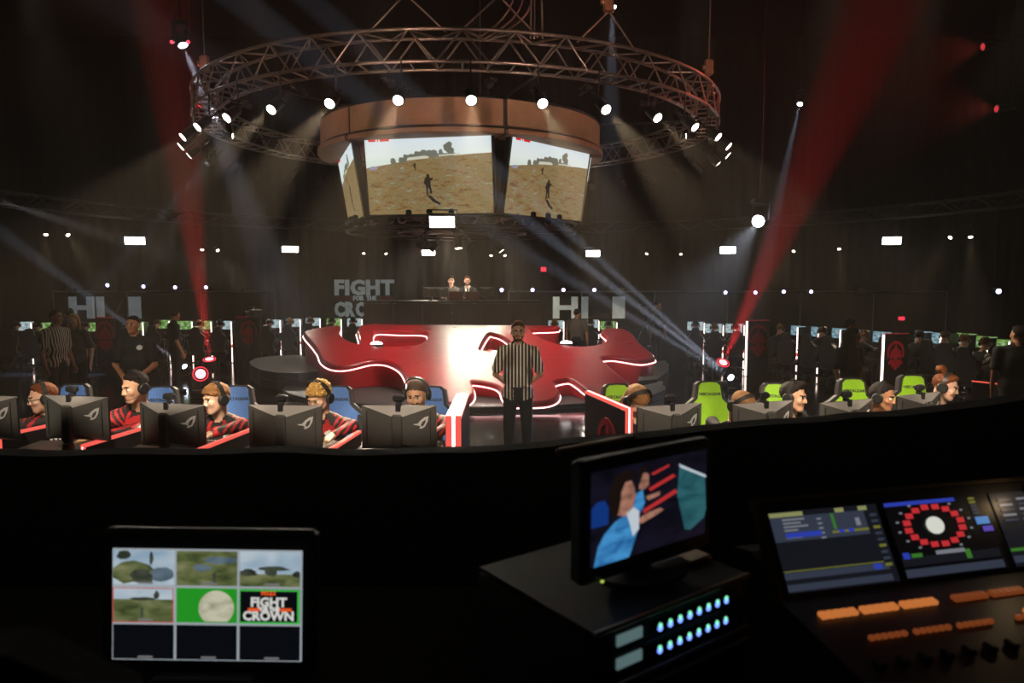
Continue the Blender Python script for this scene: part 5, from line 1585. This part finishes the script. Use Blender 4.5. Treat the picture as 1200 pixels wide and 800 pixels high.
cell(0, 0, SKYB); cell(0, 0, GRS, 'hillside', 0, .68, .05, .68, .003); cell(0, 0, WATER, 'lake', .6, 1, .12, .5, .0035); cell(0, 0, ROCK, 'rocks', .3, .64, .1, .48, .004); cell(0, 0, ROCK, 'tree', .6, .66, .6, .95, .004); cell(0, 0, ROCK, 'tree', .06, .3, .75, 1, .004)
cell(1, 0, GRS); cell(1, 0, WATER, 'road', .3, .56, .42, .62, .003); cell(1, 0, WATER, 'road', .45, 1, .66, .84, .003); cell(1, 0, ROCK, 'figure', .6, .66, .05, .4, .0035)
cell(2, 0, SKYB); cell(2, 0, GRS, 'field', 0, 1, .0, .36, .003); cell(2, 0, ROCK, 'vehicle', 0, .28, .3, .5, .0035); cell(2, 0, ROCK, 'vehicle', .42, .62, .3, .52, .0035); cell(2, 0, ROCK, 'vehicle', .88, 1, .28, .46, .0035); cell(2, 0, ROCK, 'treeline', .3, .8, .46, .6, .0033)
cell(0, 1, SKYB); cell(0, 1, GRS, 'field', 0, 1, 0, .66, .003); cell(0, 1, ROCK, 'figure', .46, .5, .14, .44, .0035); cell(0, 1, ROCK, 'treeline', .3, .7, .64, .72, .0034); cell(0, 1, ROCK, 'tree', .68, .76, .68, .9, .0035)
for q in ((0, 1, 0, .02), (0, 1, .98, 1), (0, .012, 0, 1), (.988, 1, 0, 1)): cell(0, 1, RDL, 'red_border', *q, .005)
cell(1, 1, GREENK)
g = .0035; ccx, ccz = 1 * cw + cw * .655, chh * 1 + chh * .44; rr = chh * .47
MB().prism([(math.cos(2 * PI * i / 28) * rr + ccx, max(math.sin(2 * PI * i / 28) * rr, -chh * .36) + ccz) for i in range(28)], 0, .003, 0, Matrix.Translation((0, .0015, 0)) @ MXZ).build('map_disc', MAPC, mv)
cell(2, 1, DK)
for q in ((0, 1, 0, .05), (0, 1, .95, 1), (0, .012, 0, 1), (.96, 1, 0, 1)): cell(2, 1, lamp('preview_green2', lin(70, 190, 80), .8), 'green_border', *q, .005)
for txt, zz, sz_, m in (('FIGHT', .60, .029, WHT), ('FOR THE', .415, .012, WHT), ('CROWN', .23, .029, WHT), ('H1Z1', .86, .014, ORG)):
    me = text_mesh(txt, sz_ * 1.15, .0006, .0012)
    for v in me.vertices: v.co = MXZ @ Vector((v.co.x * 1.02 + 2.48 * cw, v.co.y + chh * (1 + zz), v.co.z + .0035)) + Vector((0, .0045, 0))
    me.materials.clear(); me.materials.append(m); link('lettering', me, mv)
cell(2, 1, ORG, 'orange_bar', .14, .34, .36, .45, .004); cell(2, 1, ORG, 'orange_bar', .66, .86, .36, .45, .004)
for c in range(3):
    cell(c, 2, DK)
    for r in range(3):
        if r != 1 or c == 0: cell(c, r, CAP, 'caption', .42, .66, .045, .1, .0055)

# --- two rack units on a rack case, with a small video monitor on top
u = .68; ZT = CAM_Z - u
A_, B_ = at_z(694, 742, ZT), at_z(876, 671, ZT)
xd = (B_ - A_).normalized(); yaw = math.atan2(xd.y, xd.x)
Wr = (B_ - A_).length
RACKB = mat('rack_black', (.006, .006, .006), .65)
rk = thing('rack_case', 'black rack case with metal edges holding two lit units', 'rack case', (A_.x, A_.y, TBL), yaw)
hR = ZT - TBL
EDGE = mat('rack_edge_metal', (.42, .33, .22), .32, .9)
MB().bbox((Wr / 2, .2, hR - .004), (Wr, .4, .008), .002).build('case_top', RACKB, rk)
MB().bbox((Wr / 2, .2, .03), (Wr, .4, .06), .006).build('case_bottom', RACKB, rk)
for x in (.006, Wr - .006): MB().box((x, .2, hR / 2), (.012, .4, hR - .03)).build('case_side', RACKB, rk)
MB().box((Wr / 2, .395, hR / 2), (Wr - .03, .01, hR - .03)).build('case_back', RACKB, rk)
MB().tube((0, -.002, hR - .004), (Wr, -.002, hR - .004), .006).build('metal_edge', EDGE, rk)
for z in (hR - .125, hR - .155): MB().tube((0, -.004, z), (Wr, -.004, z), .005).build('metal_edge', EDGE, rk)
MB().bbox((Wr - .04, .2, hR + .006), (.08, .2, .012), .004).build('metal_plate', EDGE, rk)
LEDG = lamp('rack_led', (.16, .30, 1.0), 2.2); LEDG2 = lamp('rack_led_green', (.25, 1, .55), 1.3)
LCD = lamp('rack_display', lin(120, 150, 150), .45)
for k in range(2):
    ru = thing('rack_unit', ['rack unit with eight blue lights directly under the case top', 'rack unit with eight blue lights below the other unit'][k], 'rack unit', (A_.x, A_.y, TBL + hR - .0105 - .048 * (k + 1)), yaw)
    MB().bbox((Wr / 2, .15, .0225), (Wr - .03, .3, .044), .003).build('front_box', mat('rack_face', (.018, .018, .02), .4), ru)
    MB().box((.1, -.002, .023), (.07, .004, .022)).build('display', LCD, ru)
    for i in range(8):
        x = .178 + i * (.215 / 7)
        kn = MB().tube((x, 0, .024), (x, -.012, .024), .0085, n=12).build('knob', PLASTIC, ru)
        MB().tube((x, -.012, .0215), (x, -.014, .0215), .0062, n=10).build('blue_light', LEDG, kn)
        MB().tube((x, -.012, .0285), (x, -.0145, .0285), .0042, n=8).build('green_light', LEDG2, kn)
# video monitor
Lc, Rc = at_y(694, 606, 1.45), at_y(828, 580, 1.66)
xd = Vector((Rc.x - Lc.x, Rc.y - Lc.y, 0)).normalized(); Wm = Vector((Rc.x - Lc.x, Rc.y - Lc.y, 0)).length; Hm = .203
zb = (Lc.z + Rc.z) / 2 - Hm / 2
vm = thing('video_monitor', 'small black video monitor showing a player in blue shirt', 'monitor', (Lc.x, Lc.y, zb), math.atan2(xd.y, xd.x))
MB().bbox((Wm / 2, .025, Hm / 2 - .008), (Wm + .05, .04, Hm + .065), .01).build('bezel', PLASTIC, vm)
MB().bbox((Wm / 2, .06, Hm / 2), (Wm * .6, .05, Hm * .6), .015).build('back_shell', PLASTIC, vm)
MB().box((Wm / 2, .05, (ZT - zb + .03 + .05) / 2), (.07, .03, .05 - (ZT - zb + .03))).build('stand_column', PLASTIC, vm)
MB().prism([(Wm / 2 + math.cos(2 * PI * i / 24) * .12, .03 + math.sin(2 * PI * i / 24) * .085) for i in range(24)], ZT - zb + .015, ZT - zb + .029).build('stand_base', PLASTIC, vm)
VN = noise_mat('video_dark', [(.3, lin(8, 8, 16)), (.6, lin(22, 20, 34))], .8, 2)
MB().box((Wm / 2, .004, Hm / 2), (Wm, .003, Hm)).build('screen', VN, vm)
def vpoly(name, pts, m, lift=.001):
    MB().prism([(x * Wm, z * Hm) for x, z in pts], lift, lift + .001, 0, Matrix.Translation((0, .003, 0)) @ MXZ).build(name, m, vm)
V_SKIN = noise_mat('video_skin', [(.3, lin(120, 78, 64)), (.6, lin(186, 132, 112))], .75, 6); V_BLUE = noise_mat('video_blue', [(.3, lin(30, 90, 150)), (.6, lin(70, 150, 210))], .85, 4); V_WHITE = lamp('video_white', lin(205, 215, 225), .8)
V_HAIR = lamp('video_hair', lin(26, 18, 14), .8); V_RED = lamp('video_red', lin(190, 50, 50), .85); V_TEAL = noise_mat('video_teal', [(.3, lin(20, 66, 78)), (.6, lin(52, 110, 118))], .7, 2); V_CHAIR = lamp('video_chair', lin(22, 60, 140), .7)
vpoly('chair_picture', [(.0, .42), (.0, .62), (.04, .68), (.1, .68), (.13, .6), (.13, .42)], V_CHAIR)
vpoly('shirt_picture', [(.02, 0), (.05, .2), (.1, .32), (.18, .42), (.3, .5), (.36, .46), (.38, .3), (.33, .1), (.3, 0)], V_BLUE, .0015)
vpoly('collar_picture', [(.27, .5), (.33, .54), (.38, .48), (.38, .28), (.33, .22), (.3, .38)], V_WHITE, .002)
vpoly('face_picture', [(.19, .5), (.2, .75), (.25, .86), (.31, .84), (.335, .76), (.35, .66), (.335, .6), (.33, .53), (.27, .46)], V_SKIN, .002)
vpoly('hair_picture', [(.15, .5), (.13, .75), (.18, .92), (.26, .96), (.33, .92), (.33, .84), (.26, .83), (.23, .74), (.22, .6), (.2, .5)], V_HAIR, .0025)
vpoly('shirt_picture', [(.33, .5), (.36, .68), (.41, .7), (.43, .56), (.4, .46)], V_BLUE, .0012)
vpoly('face_picture', [(.38, .72), (.38, .86), (.42, .9), (.46, .86), (.46, .74), (.42, .7)], V_SKIN, .0014)
vpoly('hair_picture', [(.37, .74), (.37, .92), (.42, .97), (.46, .9), (.41, .88), (.39, .8)], V_HAIR, .0016)
vpoly('arm_picture', [(.36, .38), (.45, .43), (.57, .45), (.6, .42), (.52, .38), (.4, .33)], V_SKIN, .0014)
vpoly('arm_picture', [(.44, .62), (.56, .64), (.56, .6), (.46, .57)], V_SKIN, .0014)
vpoly('light_picture', [(.42, .48), (.7, .62), (.72, .58), (.42, .44)], V_RED, .0016)
vpoly('light_picture', [(.46, .7), (.68, .8), (.7, .77), (.48, .67)], V_RED, .0016)
vpoly('light_picture', [(.48, .86), (.64, .92), (.64, .9), (.5, .84)], V_RED, .0016)
vpoly('display_picture', [(.74, .9), (.98, .7), (1.0, .3), (.98, .2), (.85, .1), (.8, .12), (.72, .55)], V_TEAL, .0014)
vpoly('display_edge_picture', [(.73, .9), (.99, .7), (.99, .67), (.74, .86)], V_WHITE, .0018)
MB().box((.03, .0, -.035), (.006, .004, .004)).build('power_light', lamp('power_green', (.5, .7, .1), 1.0), vm)

# --- lighting console
CZ = 1.49
cb = at_z(925, 702, CZ); cr = at_z(1057, 686, CZ)
cyaw = math.atan2(cr.y - cb.y, cr.x - cb.x)
cons = thing('lighting_console', 'large lighting console with three tilted touch screens and orange buttons', 'console', (cb.x, cb.y, TBL), cyaw)
hC = CZ - TBL; pitch_w = .36
CON = mat('console_black', (.016, .016, .018), .42); CONF = mat('console_trim', (.30, .24, .16), .35, .8)
TOT = pitch_w * 3 + .05
MB().prism([(-.42, .0), (.16, .0), (.22, .30), (.13, .32), (.0, hC), (-.42, hC - .06)], -.03, TOT, 0, Matrix(((0, 0, 1, 0), (1, 0, 0, 0), (0, 1, 0, 0), (0, 0, 0, 1)))).build('console_body', CON, cons)
tl = R(30)
SCM = Matrix.Translation((0, 0, hC)) @ Matrix.Rotation(-tl, 4, 'X')
SWc, SHc = .335, .205
def sbox(x0, x1, z0, z1, s, m, name, lift=.002, par=cons):
    """rectangle on touch screen s, fractions of its width and height from the lower corner"""
    X = s * pitch_w
    return MB().box((X + SWc * (x0 + x1) / 2, -.006 - lift, .012 + SHc * (z0 + z1) / 2), (SWc * (x1 - x0), .0015, SHc * (z1 - z0)), M=SCM).build(name, m, par)
MB().bbox((TOT / 2 - .03, .012, .115), (TOT + .0, .03, .27), .006, M=SCM).build('screen_bezel', CON, cons)
MB().box((-.031, .0, .115), (.008, .034, .27), M=SCM).build('metal_edge', CONF, cons)
MB().box((TOT / 2 - .03, .0, .252), (TOT, .034, .008), M=SCM).build('metal_edge', CONF, cons)
C_BG = lamp('console_dark', lin(30, 32, 40), .55); C_SLATE = lamp('console_slate', lin(66, 74, 92), .55); C_BLUE = lamp('console_blue', lin(50, 70, 190), .7); C_YEL = lamp('console_yellow', lin(140, 140, 60), .55); C_TXT = lamp('console_text', lin(150, 155, 165), .55); C_GRN = lamp('console_green', lin(70, 140, 50), .6)
C_BLK = lamp('console_black_screen', lin(10, 10, 13), .6); C_RED = lamp('console_red', lin(205, 50, 56), .8); C_WHITE = lamp('console_white', lin(225, 226, 214), .85); C_CYAN = lamp('console_cyan', lin(90, 150, 215), .7); C_VIO = lamp('console_violet', lin(100, 80, 190), .7); C_PALE = lamp('console_pale', lin(165, 168, 110), .6)
s0 = sbox(0, 1, 0, 1, 0, C_BG, 'touch_screen', 0); s1 = sbox(0, 1, 0, 1, 1, C_BLK, 'touch_screen', 0); s2 = sbox(0, 1, 0, 1, 2, C_BG, 'touch_screen', 0)
B = lambda *a: sbox(*a, par=None)
def pane(s, x0, x1, z0, z1, m, lift=.002, name='pane'):
    o = sbox(x0, x1, z0, z1, s, m, name, lift, (s0, s1, s2)[s]); return o
pane(0, .0, .86, .62, .93, C_SLATE); pane(0, 0, .3, .93, .985, C_PALE); pane(0, .6, .68, .93, .985, C_PALE); pane(0, .82, .9, .93, .985, C_PALE)
for i in range(6): pane(0, .1, .1 + (.2, .16, .22, .12, .26, .14)[i], .88 - i * .045, .9 - i * .045, C_TXT, .003, 'text_line')
pane(0, .1, .42, .66, .72, C_BLUE, .0035); pane(0, .52, .86, .67, .7, C_YEL, .003); pane(0, .58, .63, .67, .71, C_BLUE, .0035); pane(0, .67, .72, .67, .71, C_BLUE, .0035); pane(0, .545, .57, .72, .92, C_GRN, .003)
for i in range(5): pane(0, .41, .45, .62 + .06 * i, .64 + .06 * i, C_TXT, .003, 'text_line')
pane(0, .76, .8, .74, .84, C_TXT, .003)
pane(0, 0, .94, .16, .24, C_SLATE); pane(0, 0, .94, .02, .1, C_SLATE); pane(0, .8, .87, .17, .24, C_BLUE, .003); pane(0, 0, .9, .25, .262, C_YEL, .003)
for i in range(9): pane(0, .91, .97, .2 + i * .08, .235 + i * .08, C_YEL if i % 3 == 0 else C_SLATE, .003, 'key')
pane(1, 0, .7, .94, .99, C_BLUE); pane(1, .0, .96, .02, .12, C_SLATE); pane(1, .0, .96, .16, .27, C_BG); pane(1, .02, .08, .25, .33, C_BLUE, .003); pane(1, .1, .2, .26, .31, C_GRN, .003); pane(1, .34, .62, .27, .32, C_TXT, .003); pane(1, .62, .67, .18, .3, C_GRN, .003); pane(1, .84, .97, .6, .7, C_CYAN, .003); pane(1, .88, .98, .5, .57, C_VIO, .003)
for i in range(5): pane(1, .84, .9, .74 + .05 * i, .77 + .05 * i, C_YEL if i > 2 else C_SLATE, .003, 'key')
for i in range(16):
    a = 2 * PI * i / 16 + .15; cx_, cz_ = .42 + math.cos(a) * .27, .645 + math.sin(a) * .25
    pane(1, cx_ - .035, cx_ + .035, cz_ - .035, cz_ + .035, C_RED, .003, 'fixture_key'); 
    cx_, cz_ = .42 + math.cos(a) * .36, .645 + math.sin(a) * .33
    if .36 < cz_ < .93: pane(1, cx_ - .012, cx_ + .012, cz_ - .012, cz_ + .012, C_TXT, .003, 'text_line')
MB().prism([(pitch_w + SWc * (.42 + math.cos(2 * PI * i / 24) * .085), .012 + SHc * (.645 + math.sin(2 * PI * i / 24) * .115)) for i in range(24)], .009, .011, 0, SCM @ MXZ).build('white_disc', C_WHITE, s1)
for r_ in range(5):
    for c_ in range(3): pane(2, .06 + c_ * .2, .2 + c_ * .2, .6 + r_ * .07, .63 + r_ * .07, C_TXT if (r_ + c_) % 2 else C_SLATE, .003, 'key')
pane(2, 0, .2, .2, .24, C_GRN, .003); pane(2, 0, .96, .05, .14, C_SLATE)
# deck with button rows
DM = Matrix.Translation((0, 0, hC)) @ Matrix.Rotation(math.atan2(.06, .42), 4, 'X')
ORANGE = lamp('button_orange', (1.0, .30, .07), .5); ORANGE2 = lamp('button_orange_dim', (.7, .16, .04), .22)
def button(x, y, w, h, m): MB().bbox((x, y, .006), (w, h, .012), .002, M=DM).build('button', m, cons)
for g_ in range(5):
    for i in range(5):
        button(.035 + g_ * .118 + i * .021 + (.04 if g_ > 2 else 0), -.085, .019, .022, ORANGE if g_ < 3 else ORANGE2)
for g_ in range(4):
    for i in range(6): button(.09 + g_ * .125 + i * .018 + (.05 if g_ > 2 else 0), -.185, .013, .012, ORANGE2 if g_ != 9 else ORANGE)
for g_ in range(16): MB().bbox((.04 + g_ * .06, -.27, .008), (.02, .03, .016), .004, M=DM).build('fader', CON, cons)
button(.56, -.165, .01, .01, ORANGE)
# gooseneck lamp on the console
gl = at_y(1204, 566, 2.0)
gt = thing('gooseneck_lamp', 'small gooseneck lamp glowing over the lighting console', 'lamp', (gl.x + .05, gl.y + .05, gl.z - .12))
MB().path([(0, 0, -.02), (0, 0, .08), (-.01, -.02, .14), (-.04, -.05, .14)], .006, 6).build('neck', DARKMETAL, gt)
MB().lathe([(.012, 0), (.022, .05)], 12, M=Matrix.Translation((-.04, -.05, .145)) @ Matrix.Rotation(PI, 4, 'X')).build('shade', DARKMETAL, gt)
MB().ball((-.04, -.05, .1), .012, 8).build('bulb', lamp('bulb_warm', (1, .72, .4), 12.0), gt)
pl = bpy.data.lights.new('console_lamp', 'POINT'); pl.energy = .16; pl.color = (1, .68, .36); pl.shadow_soft_size = .02
po = bpy.data.objects.new('console_lamp', pl); COL.objects.link(po); po.location = gt.location + Vector((-.05, -.07, .085))
# operator's chair back, half hiding the preview monitor corner
q = at_y(95, 800, 1.35)
oc = thing('operator_chair', 'black operator chair with curved back before the preview monitor', 'chair', (at_y(-70, 800, .7).x, .7, 0), R(8))
ztop = at_y(60, 757, .7).z
MB().prism([(-.22, ztop - .5), (.22, ztop - .5), (.23, ztop - .2), (.18, ztop - .06), (.08, ztop), (-.08, ztop), (-.18, ztop - .06), (-.23, ztop - .2)], -.03, .03, 0, MXZ).build('backrest', CLOTH, oc)
MB().bbox((0, -.25, ztop - .55), (.46, .46, .08), .03).build('seat', CLOTH, oc)
MB().tube((0, -.25, .1), (0, -.25, ztop - .58), .03).build('gas_lift', DARKMETAL, oc)
for i in range(5):
    a = 2 * PI * i / 5
    MB().tube((0, -.25, .12), (math.cos(a) * .3, -.25 + math.sin(a) * .3, .03), .025, .018).build('leg', DARKMETAL, oc)
# ------------------------------------------------------------------ moving heads and their beams
def moving_head(loc, target, label, lens, watts, deg, color, scale=1.0, hang=False, blend=.15, group=None, extra=(), lensr=.105, ring=None):
    loc = Vector(loc); v = (Vector(target) - loc).normalized()
    t = thing('moving_head', label, 'moving light', loc, 0, group)
    s = -1 if not hang else 1
    MB().bbox((0, 0, s * .38 * scale), (.32 * scale, .26 * scale, .12 * scale), .02).build('base', CAN, t)
    rz = math.atan2(v.y, v.x) - PI / 2
    Mz = Matrix.Rotation(rz, 4, 'Z')
    b = MB()
    for sx in (-1, 1): b.box((sx * .17 * scale, 0, s * .16 * scale), (.04 * scale, .1 * scale, .36 * scale), M=Mz)
    b.box((0, 0, s * .32 * scale), (.38 * scale, .1 * scale, .04 * scale), M=Mz)
    b.build('yoke', CAN, t)
    Mh = v.to_track_quat('Z', 'Y').to_matrix().to_4x4() @ Matrix.Scale(scale, 4)
    h = MB().lathe([(.08, -.18), (.12, -.12), (.13, .05), (.12, .14)], 18, M=Mh).build('head', CAN, t)
    if ring: MB().lathe([(lensr * 1.3, .13), (lensr * 1.3, .138)], 20, M=Mh).build('lens_rim', ring, h)
    MB().lathe([(lensr * (.85 if ring else 1), .135), (lensr * (.85 if ring else 1), .142), (lensr * .7, .15)], 20, M=Mh).build('lens', lens, h)
    st = loc + v * (.17 * scale)
    spot('beam', st, target, watts, deg, color, blend, .05 * scale)
    for tg, w2, d2, c2 in extra: spot('beam', st, tg, w2, d2, c2, blend, .03)
    return t
RED = (1, .02, .04); BLUW = (.55, .68, 1)
L_RED = lamp('lens_red', (1, .03, .06), 1.6); L_WHITE = lamp('lens_cold', (.75, .82, 1), 30.0); L_REDHOT = lamp('lens_red_hot', (1, .30, .33), 3.0)
# on the floor by the far rows
zf = .44
p = at_z(246, 421, zf + .12)
moving_head((p.x, p.y, zf), at_y(196, 40, p.y - 2), 'upper red moving head on the floor shooting a red beam upwards', L_REDHOT, 50000, 10, RED, 1.0, ring=L_RED)
p = at_z(235, 438, zf + .022)
moving_head((p.x, p.y, zf + .022), at_y(233, 440, 4.0) , 'lower red moving head on the floor glaring towards the players', L_REDHOT, 60, 20, RED, 1.05, ring=L_RED)
p = at_z(845, 430, zf)
up = at_y(640, 296, p.y + 2.5)
moving_head((p.x, p.y, zf), at_y(1010, 60, p.y - 4), 'red moving head on the floor beside the pointed stage lobe', L_REDHOT, 42000, 10, RED, 1.0, ring=L_RED)
p2 = at_z(859, 444, .264)
moving_head((p2.x, p2.y, .264), at_y(560, 215, p2.y - 4), 'small cold white moving head on the floor with fanned blue beams', L_WHITE, 260000, 1.9, BLUW, .6, extra=((at_y(620, 230, p2.y - 4), 230000, 1.6, BLUW), (at_y(590, 280, p2.y - 4), 110000, 2.0, BLUW)))
p3 = at_z(219, 431, .242)
moving_head((p3.x, p3.y, .242), at_y(60, 315, p3.y - 3), 'small cold white moving head on the floor among the far red row', L_WHITE, 60000, 3.2, BLUW, .55)
# on the round truss and under the ceiling
p = at_y(890, 257, 15.5)
moving_head(p, at_y(862, 296, 13.6), 'bright blue white moving head hung from the perimeter truss', L_WHITE, 6000, 18, (.6, .72, 1), 1.0, True, 1.0, lensr=.125)
tag(MB().tube(p + Vector((0, 0, .44)), (p.x, p.y, RZ), .02).build('drop_pipe', DARKMETAL), 'drop pipe holding the bright blue white moving head', 'pipe')
def ceil_head(px, py, y, tpx, tpy, ty, label, lens, watts, deg, col, scale=.8):
    p = at_y(px, py, y)
    moving_head(p, at_y(tpx, tpy, ty), label, lens, watts, deg, col, scale, True)
    tag(MB().tube(p + Vector((0, 0, .44 * scale)), (p.x, p.y, RZ), .02).build('drop_pipe', DARKMETAL), 'thin drop pipe of the ' + label.split(' with')[0], 'pipe')
ceil_head(938, 119, 17, 890, 330, 14.5, 'small cold moving head with thin beam under the dark roof', L_WHITE, 18000, 5, BLUW, .55)
ceil_head(212, 47, 13, 262, 170, 12.6, 'moving head with red glow and pale beam under the dark roof', L_WHITE, 26000, 10, (.7, .75, 1), .75)
ceil_head(718, 3, 13, 716, 120, 12.6, 'cold moving head with short beam above the round truss', L_WHITE, 8000, 10, (.6, .7, 1), .6)
p = at_y(205, 45, 13)
for dx, px in ((0, 203), (1, 222)):
    q = at_y(px, 48, 12.8)
    par_can(q, q + Vector((.2, -1, -.5)), 'tiny red par light beside the red glowing moving head', 'tiny red par lights', lamp('lens_tiny_red', (1, .05, .1), 2.0), None, name='red_par', scale=.45, hang_z=RZ)
for px, py, nm in ((1166, 52, 'upper red wash light on the dark roof'), (1182, 127, 'lower red wash light on the dark roof')):
    q = at_y(px, py, 15)
    par_can(q, Vector((CX + 3, CY, 5.5)), nm, None, lamp('lens_wash_red', (1, .06, .08), .6), 240, 70, (1, .12, .08), 'red_wash', 1.0)
    tag(MB().tube(q, (q.x, q.y, RZ), .02).build('drop_pipe', DARKMETAL), 'thin drop pipe of the ' + nm, 'pipe')
# beams from the round truss towards the striped referee
a = Vector((CX + math.sin(R(-88)) * LR, CY - math.cos(R(-88)) * LR, LZ - .1))
moving_head(a, at_y(120, 330, 16.0), 'moving head on the round truss throwing thin beams over the striped referee', L_WHITE, 30000, 5, BLUW, .6, True, extra=((at_y(170, 330, 16.0), 22000, 4, BLUW),))
a = at_y(-25, 228, 13)
moving_head(a, at_y(300, 330, 17), 'moving head at the hall side throwing a pale beam across the far row', L_WHITE, 15000, 8, (.8, .85, 1), .7, True)
# warm front lights of the perimeter truss for the near players
for i, (tx, ty) in enumerate(((-3.6, 5.75), (-2.9, 5.7), (-2.2, 5.7), (-1.5, 5.6), (-.8, 5.6), (1.1, 5.7), (1.9, 5.7), (2.5, 5.8), (3.2, 6.1), (3.9, 6.4))):
    q = Vector((OUT_CX + tx * .62, OUT_CY - math.sqrt(OUT_R ** 2 - (tx * .62) ** 2) - .05, OUT_Z - .12))
    par_can(q, (tx, ty, 1.3), 'warm par can on the perimeter truss above the mixing position', 'front par cans over the mixing position', SPOT_ON, 560, 20, (1, .84, .66), 'front_par_can', .8, hang_z=OUT_Z + .01)

# downlights added under the screens to brighten the stage
for i, (dx, dy, tx, ty) in enumerate(((-.65, -1.126, -2.2, -.4), (.65, -1.126, 2.2, -.4), (-.65, 1.126, -2.6, 1.2), (.65, 1.126, 2.6, 1.2), (0, -1.3, .2, -1.6))):
    q = Vector((CX + dx, CY + dy, 3.1))
    par_can(q, (CX + tx, CY + ty, .6), 'added par can under the screen frame aimed down at the red stage', 'added stage par cans under the screens', SPOT_ON, 300, 105, (1, .9, .8), 'added_stage_can', .9, hang_z=3.26, blend=1.0)
# warm par cans added on the round truss to brighten the drum
for i in range(10):
    th = R(-81 + i * 18)
    q = Vector((CX + math.sin(th) * (RING_R - .2), CY - math.cos(th) * (RING_R - .2), RING_Z - .12))
    par_can(q, (CX + math.sin(th) * DR, CY - math.cos(th) * DR, 4.95), 'added par can on the round truss turned inwards at the drum', 'added inward par cans of the round truss', SPOT_ON, 4, 60, (1, .76, .5), 'added_drum_can', .7, hang_z=RING_Z + .01)

# strong back lights hung behind the screens, thrown on the stage
for i, dx in enumerate((-.75, -.15, .45)):
    q = Vector((CX + dx, 22.6, 4.85))
    par_can(q, (CX + dx * 1.3 + .3, 14.2, .6), 'strong back light hung behind the screens and aimed at the stage', 'stage back lights', LENS_ON, 330, 19, (1, .86, .66), 'back_light', 1.3, hang_z=RZ)

# two cans added to brighten the referee and the commentators
q = Vector((OUT_CX + .2, OUT_CY - OUT_R - .05, OUT_Z - .12))
par_can(q, (.07, 8.6, 1.25), 'added par can on the perimeter truss aimed at the referee before the stage', None, SPOT_ON, 420, 15, (1, .84, .66), 'front_par_can', .8, hang_z=OUT_Z + .01)
q = Vector((CX, CY + 2.33, 3.1))
par_can(q, (-1.35, 19.15, 2.25), 'added par can at the rear of the screen frame aimed at the commentators', None, SPOT_ON, 300, 30, (1, .88, .74), 'added_caster_can', .8, hang_z=3.26)

q = Vector((OUT_CX - 5.2, OUT_CY - math.sqrt(OUT_R ** 2 - 5.2 ** 2) - .05, OUT_Z - .12))  # extra can added to brighten the man in black polo
par_can(q, (-5.6, 10.2, 1.45), 'added par can on the perimeter truss aimed at the man in black polo', None, SPOT_ON, 520, 20, (1, .84, .66), 'front_par_can', .8, hang_z=OUT_Z + .01)

# amber cans added out of view to warm and brighten the round truss
for i, (x, tx) in enumerate(((-4.6, -4.6), (-2.8, -2.0), (3.0, .8), (4.4, 3.2))):
    q = Vector((OUT_CX + x, OUT_CY - math.sqrt(OUT_R ** 2 - x * x) - .05, OUT_Z - .12))
    par_can(q, (tx, 10.6 if abs(tx + 1) < 2 else 12.5, 5.5), 'added amber par can on the perimeter truss thrown up at the round truss', 'added amber par cans over the mixing position', SPOT_ON, 1700, 26, (1, .55, .38), 'added_amber_can', .8, hang_z=OUT_Z + .01, blend=1.0)
bpy.context.view_layer.update()
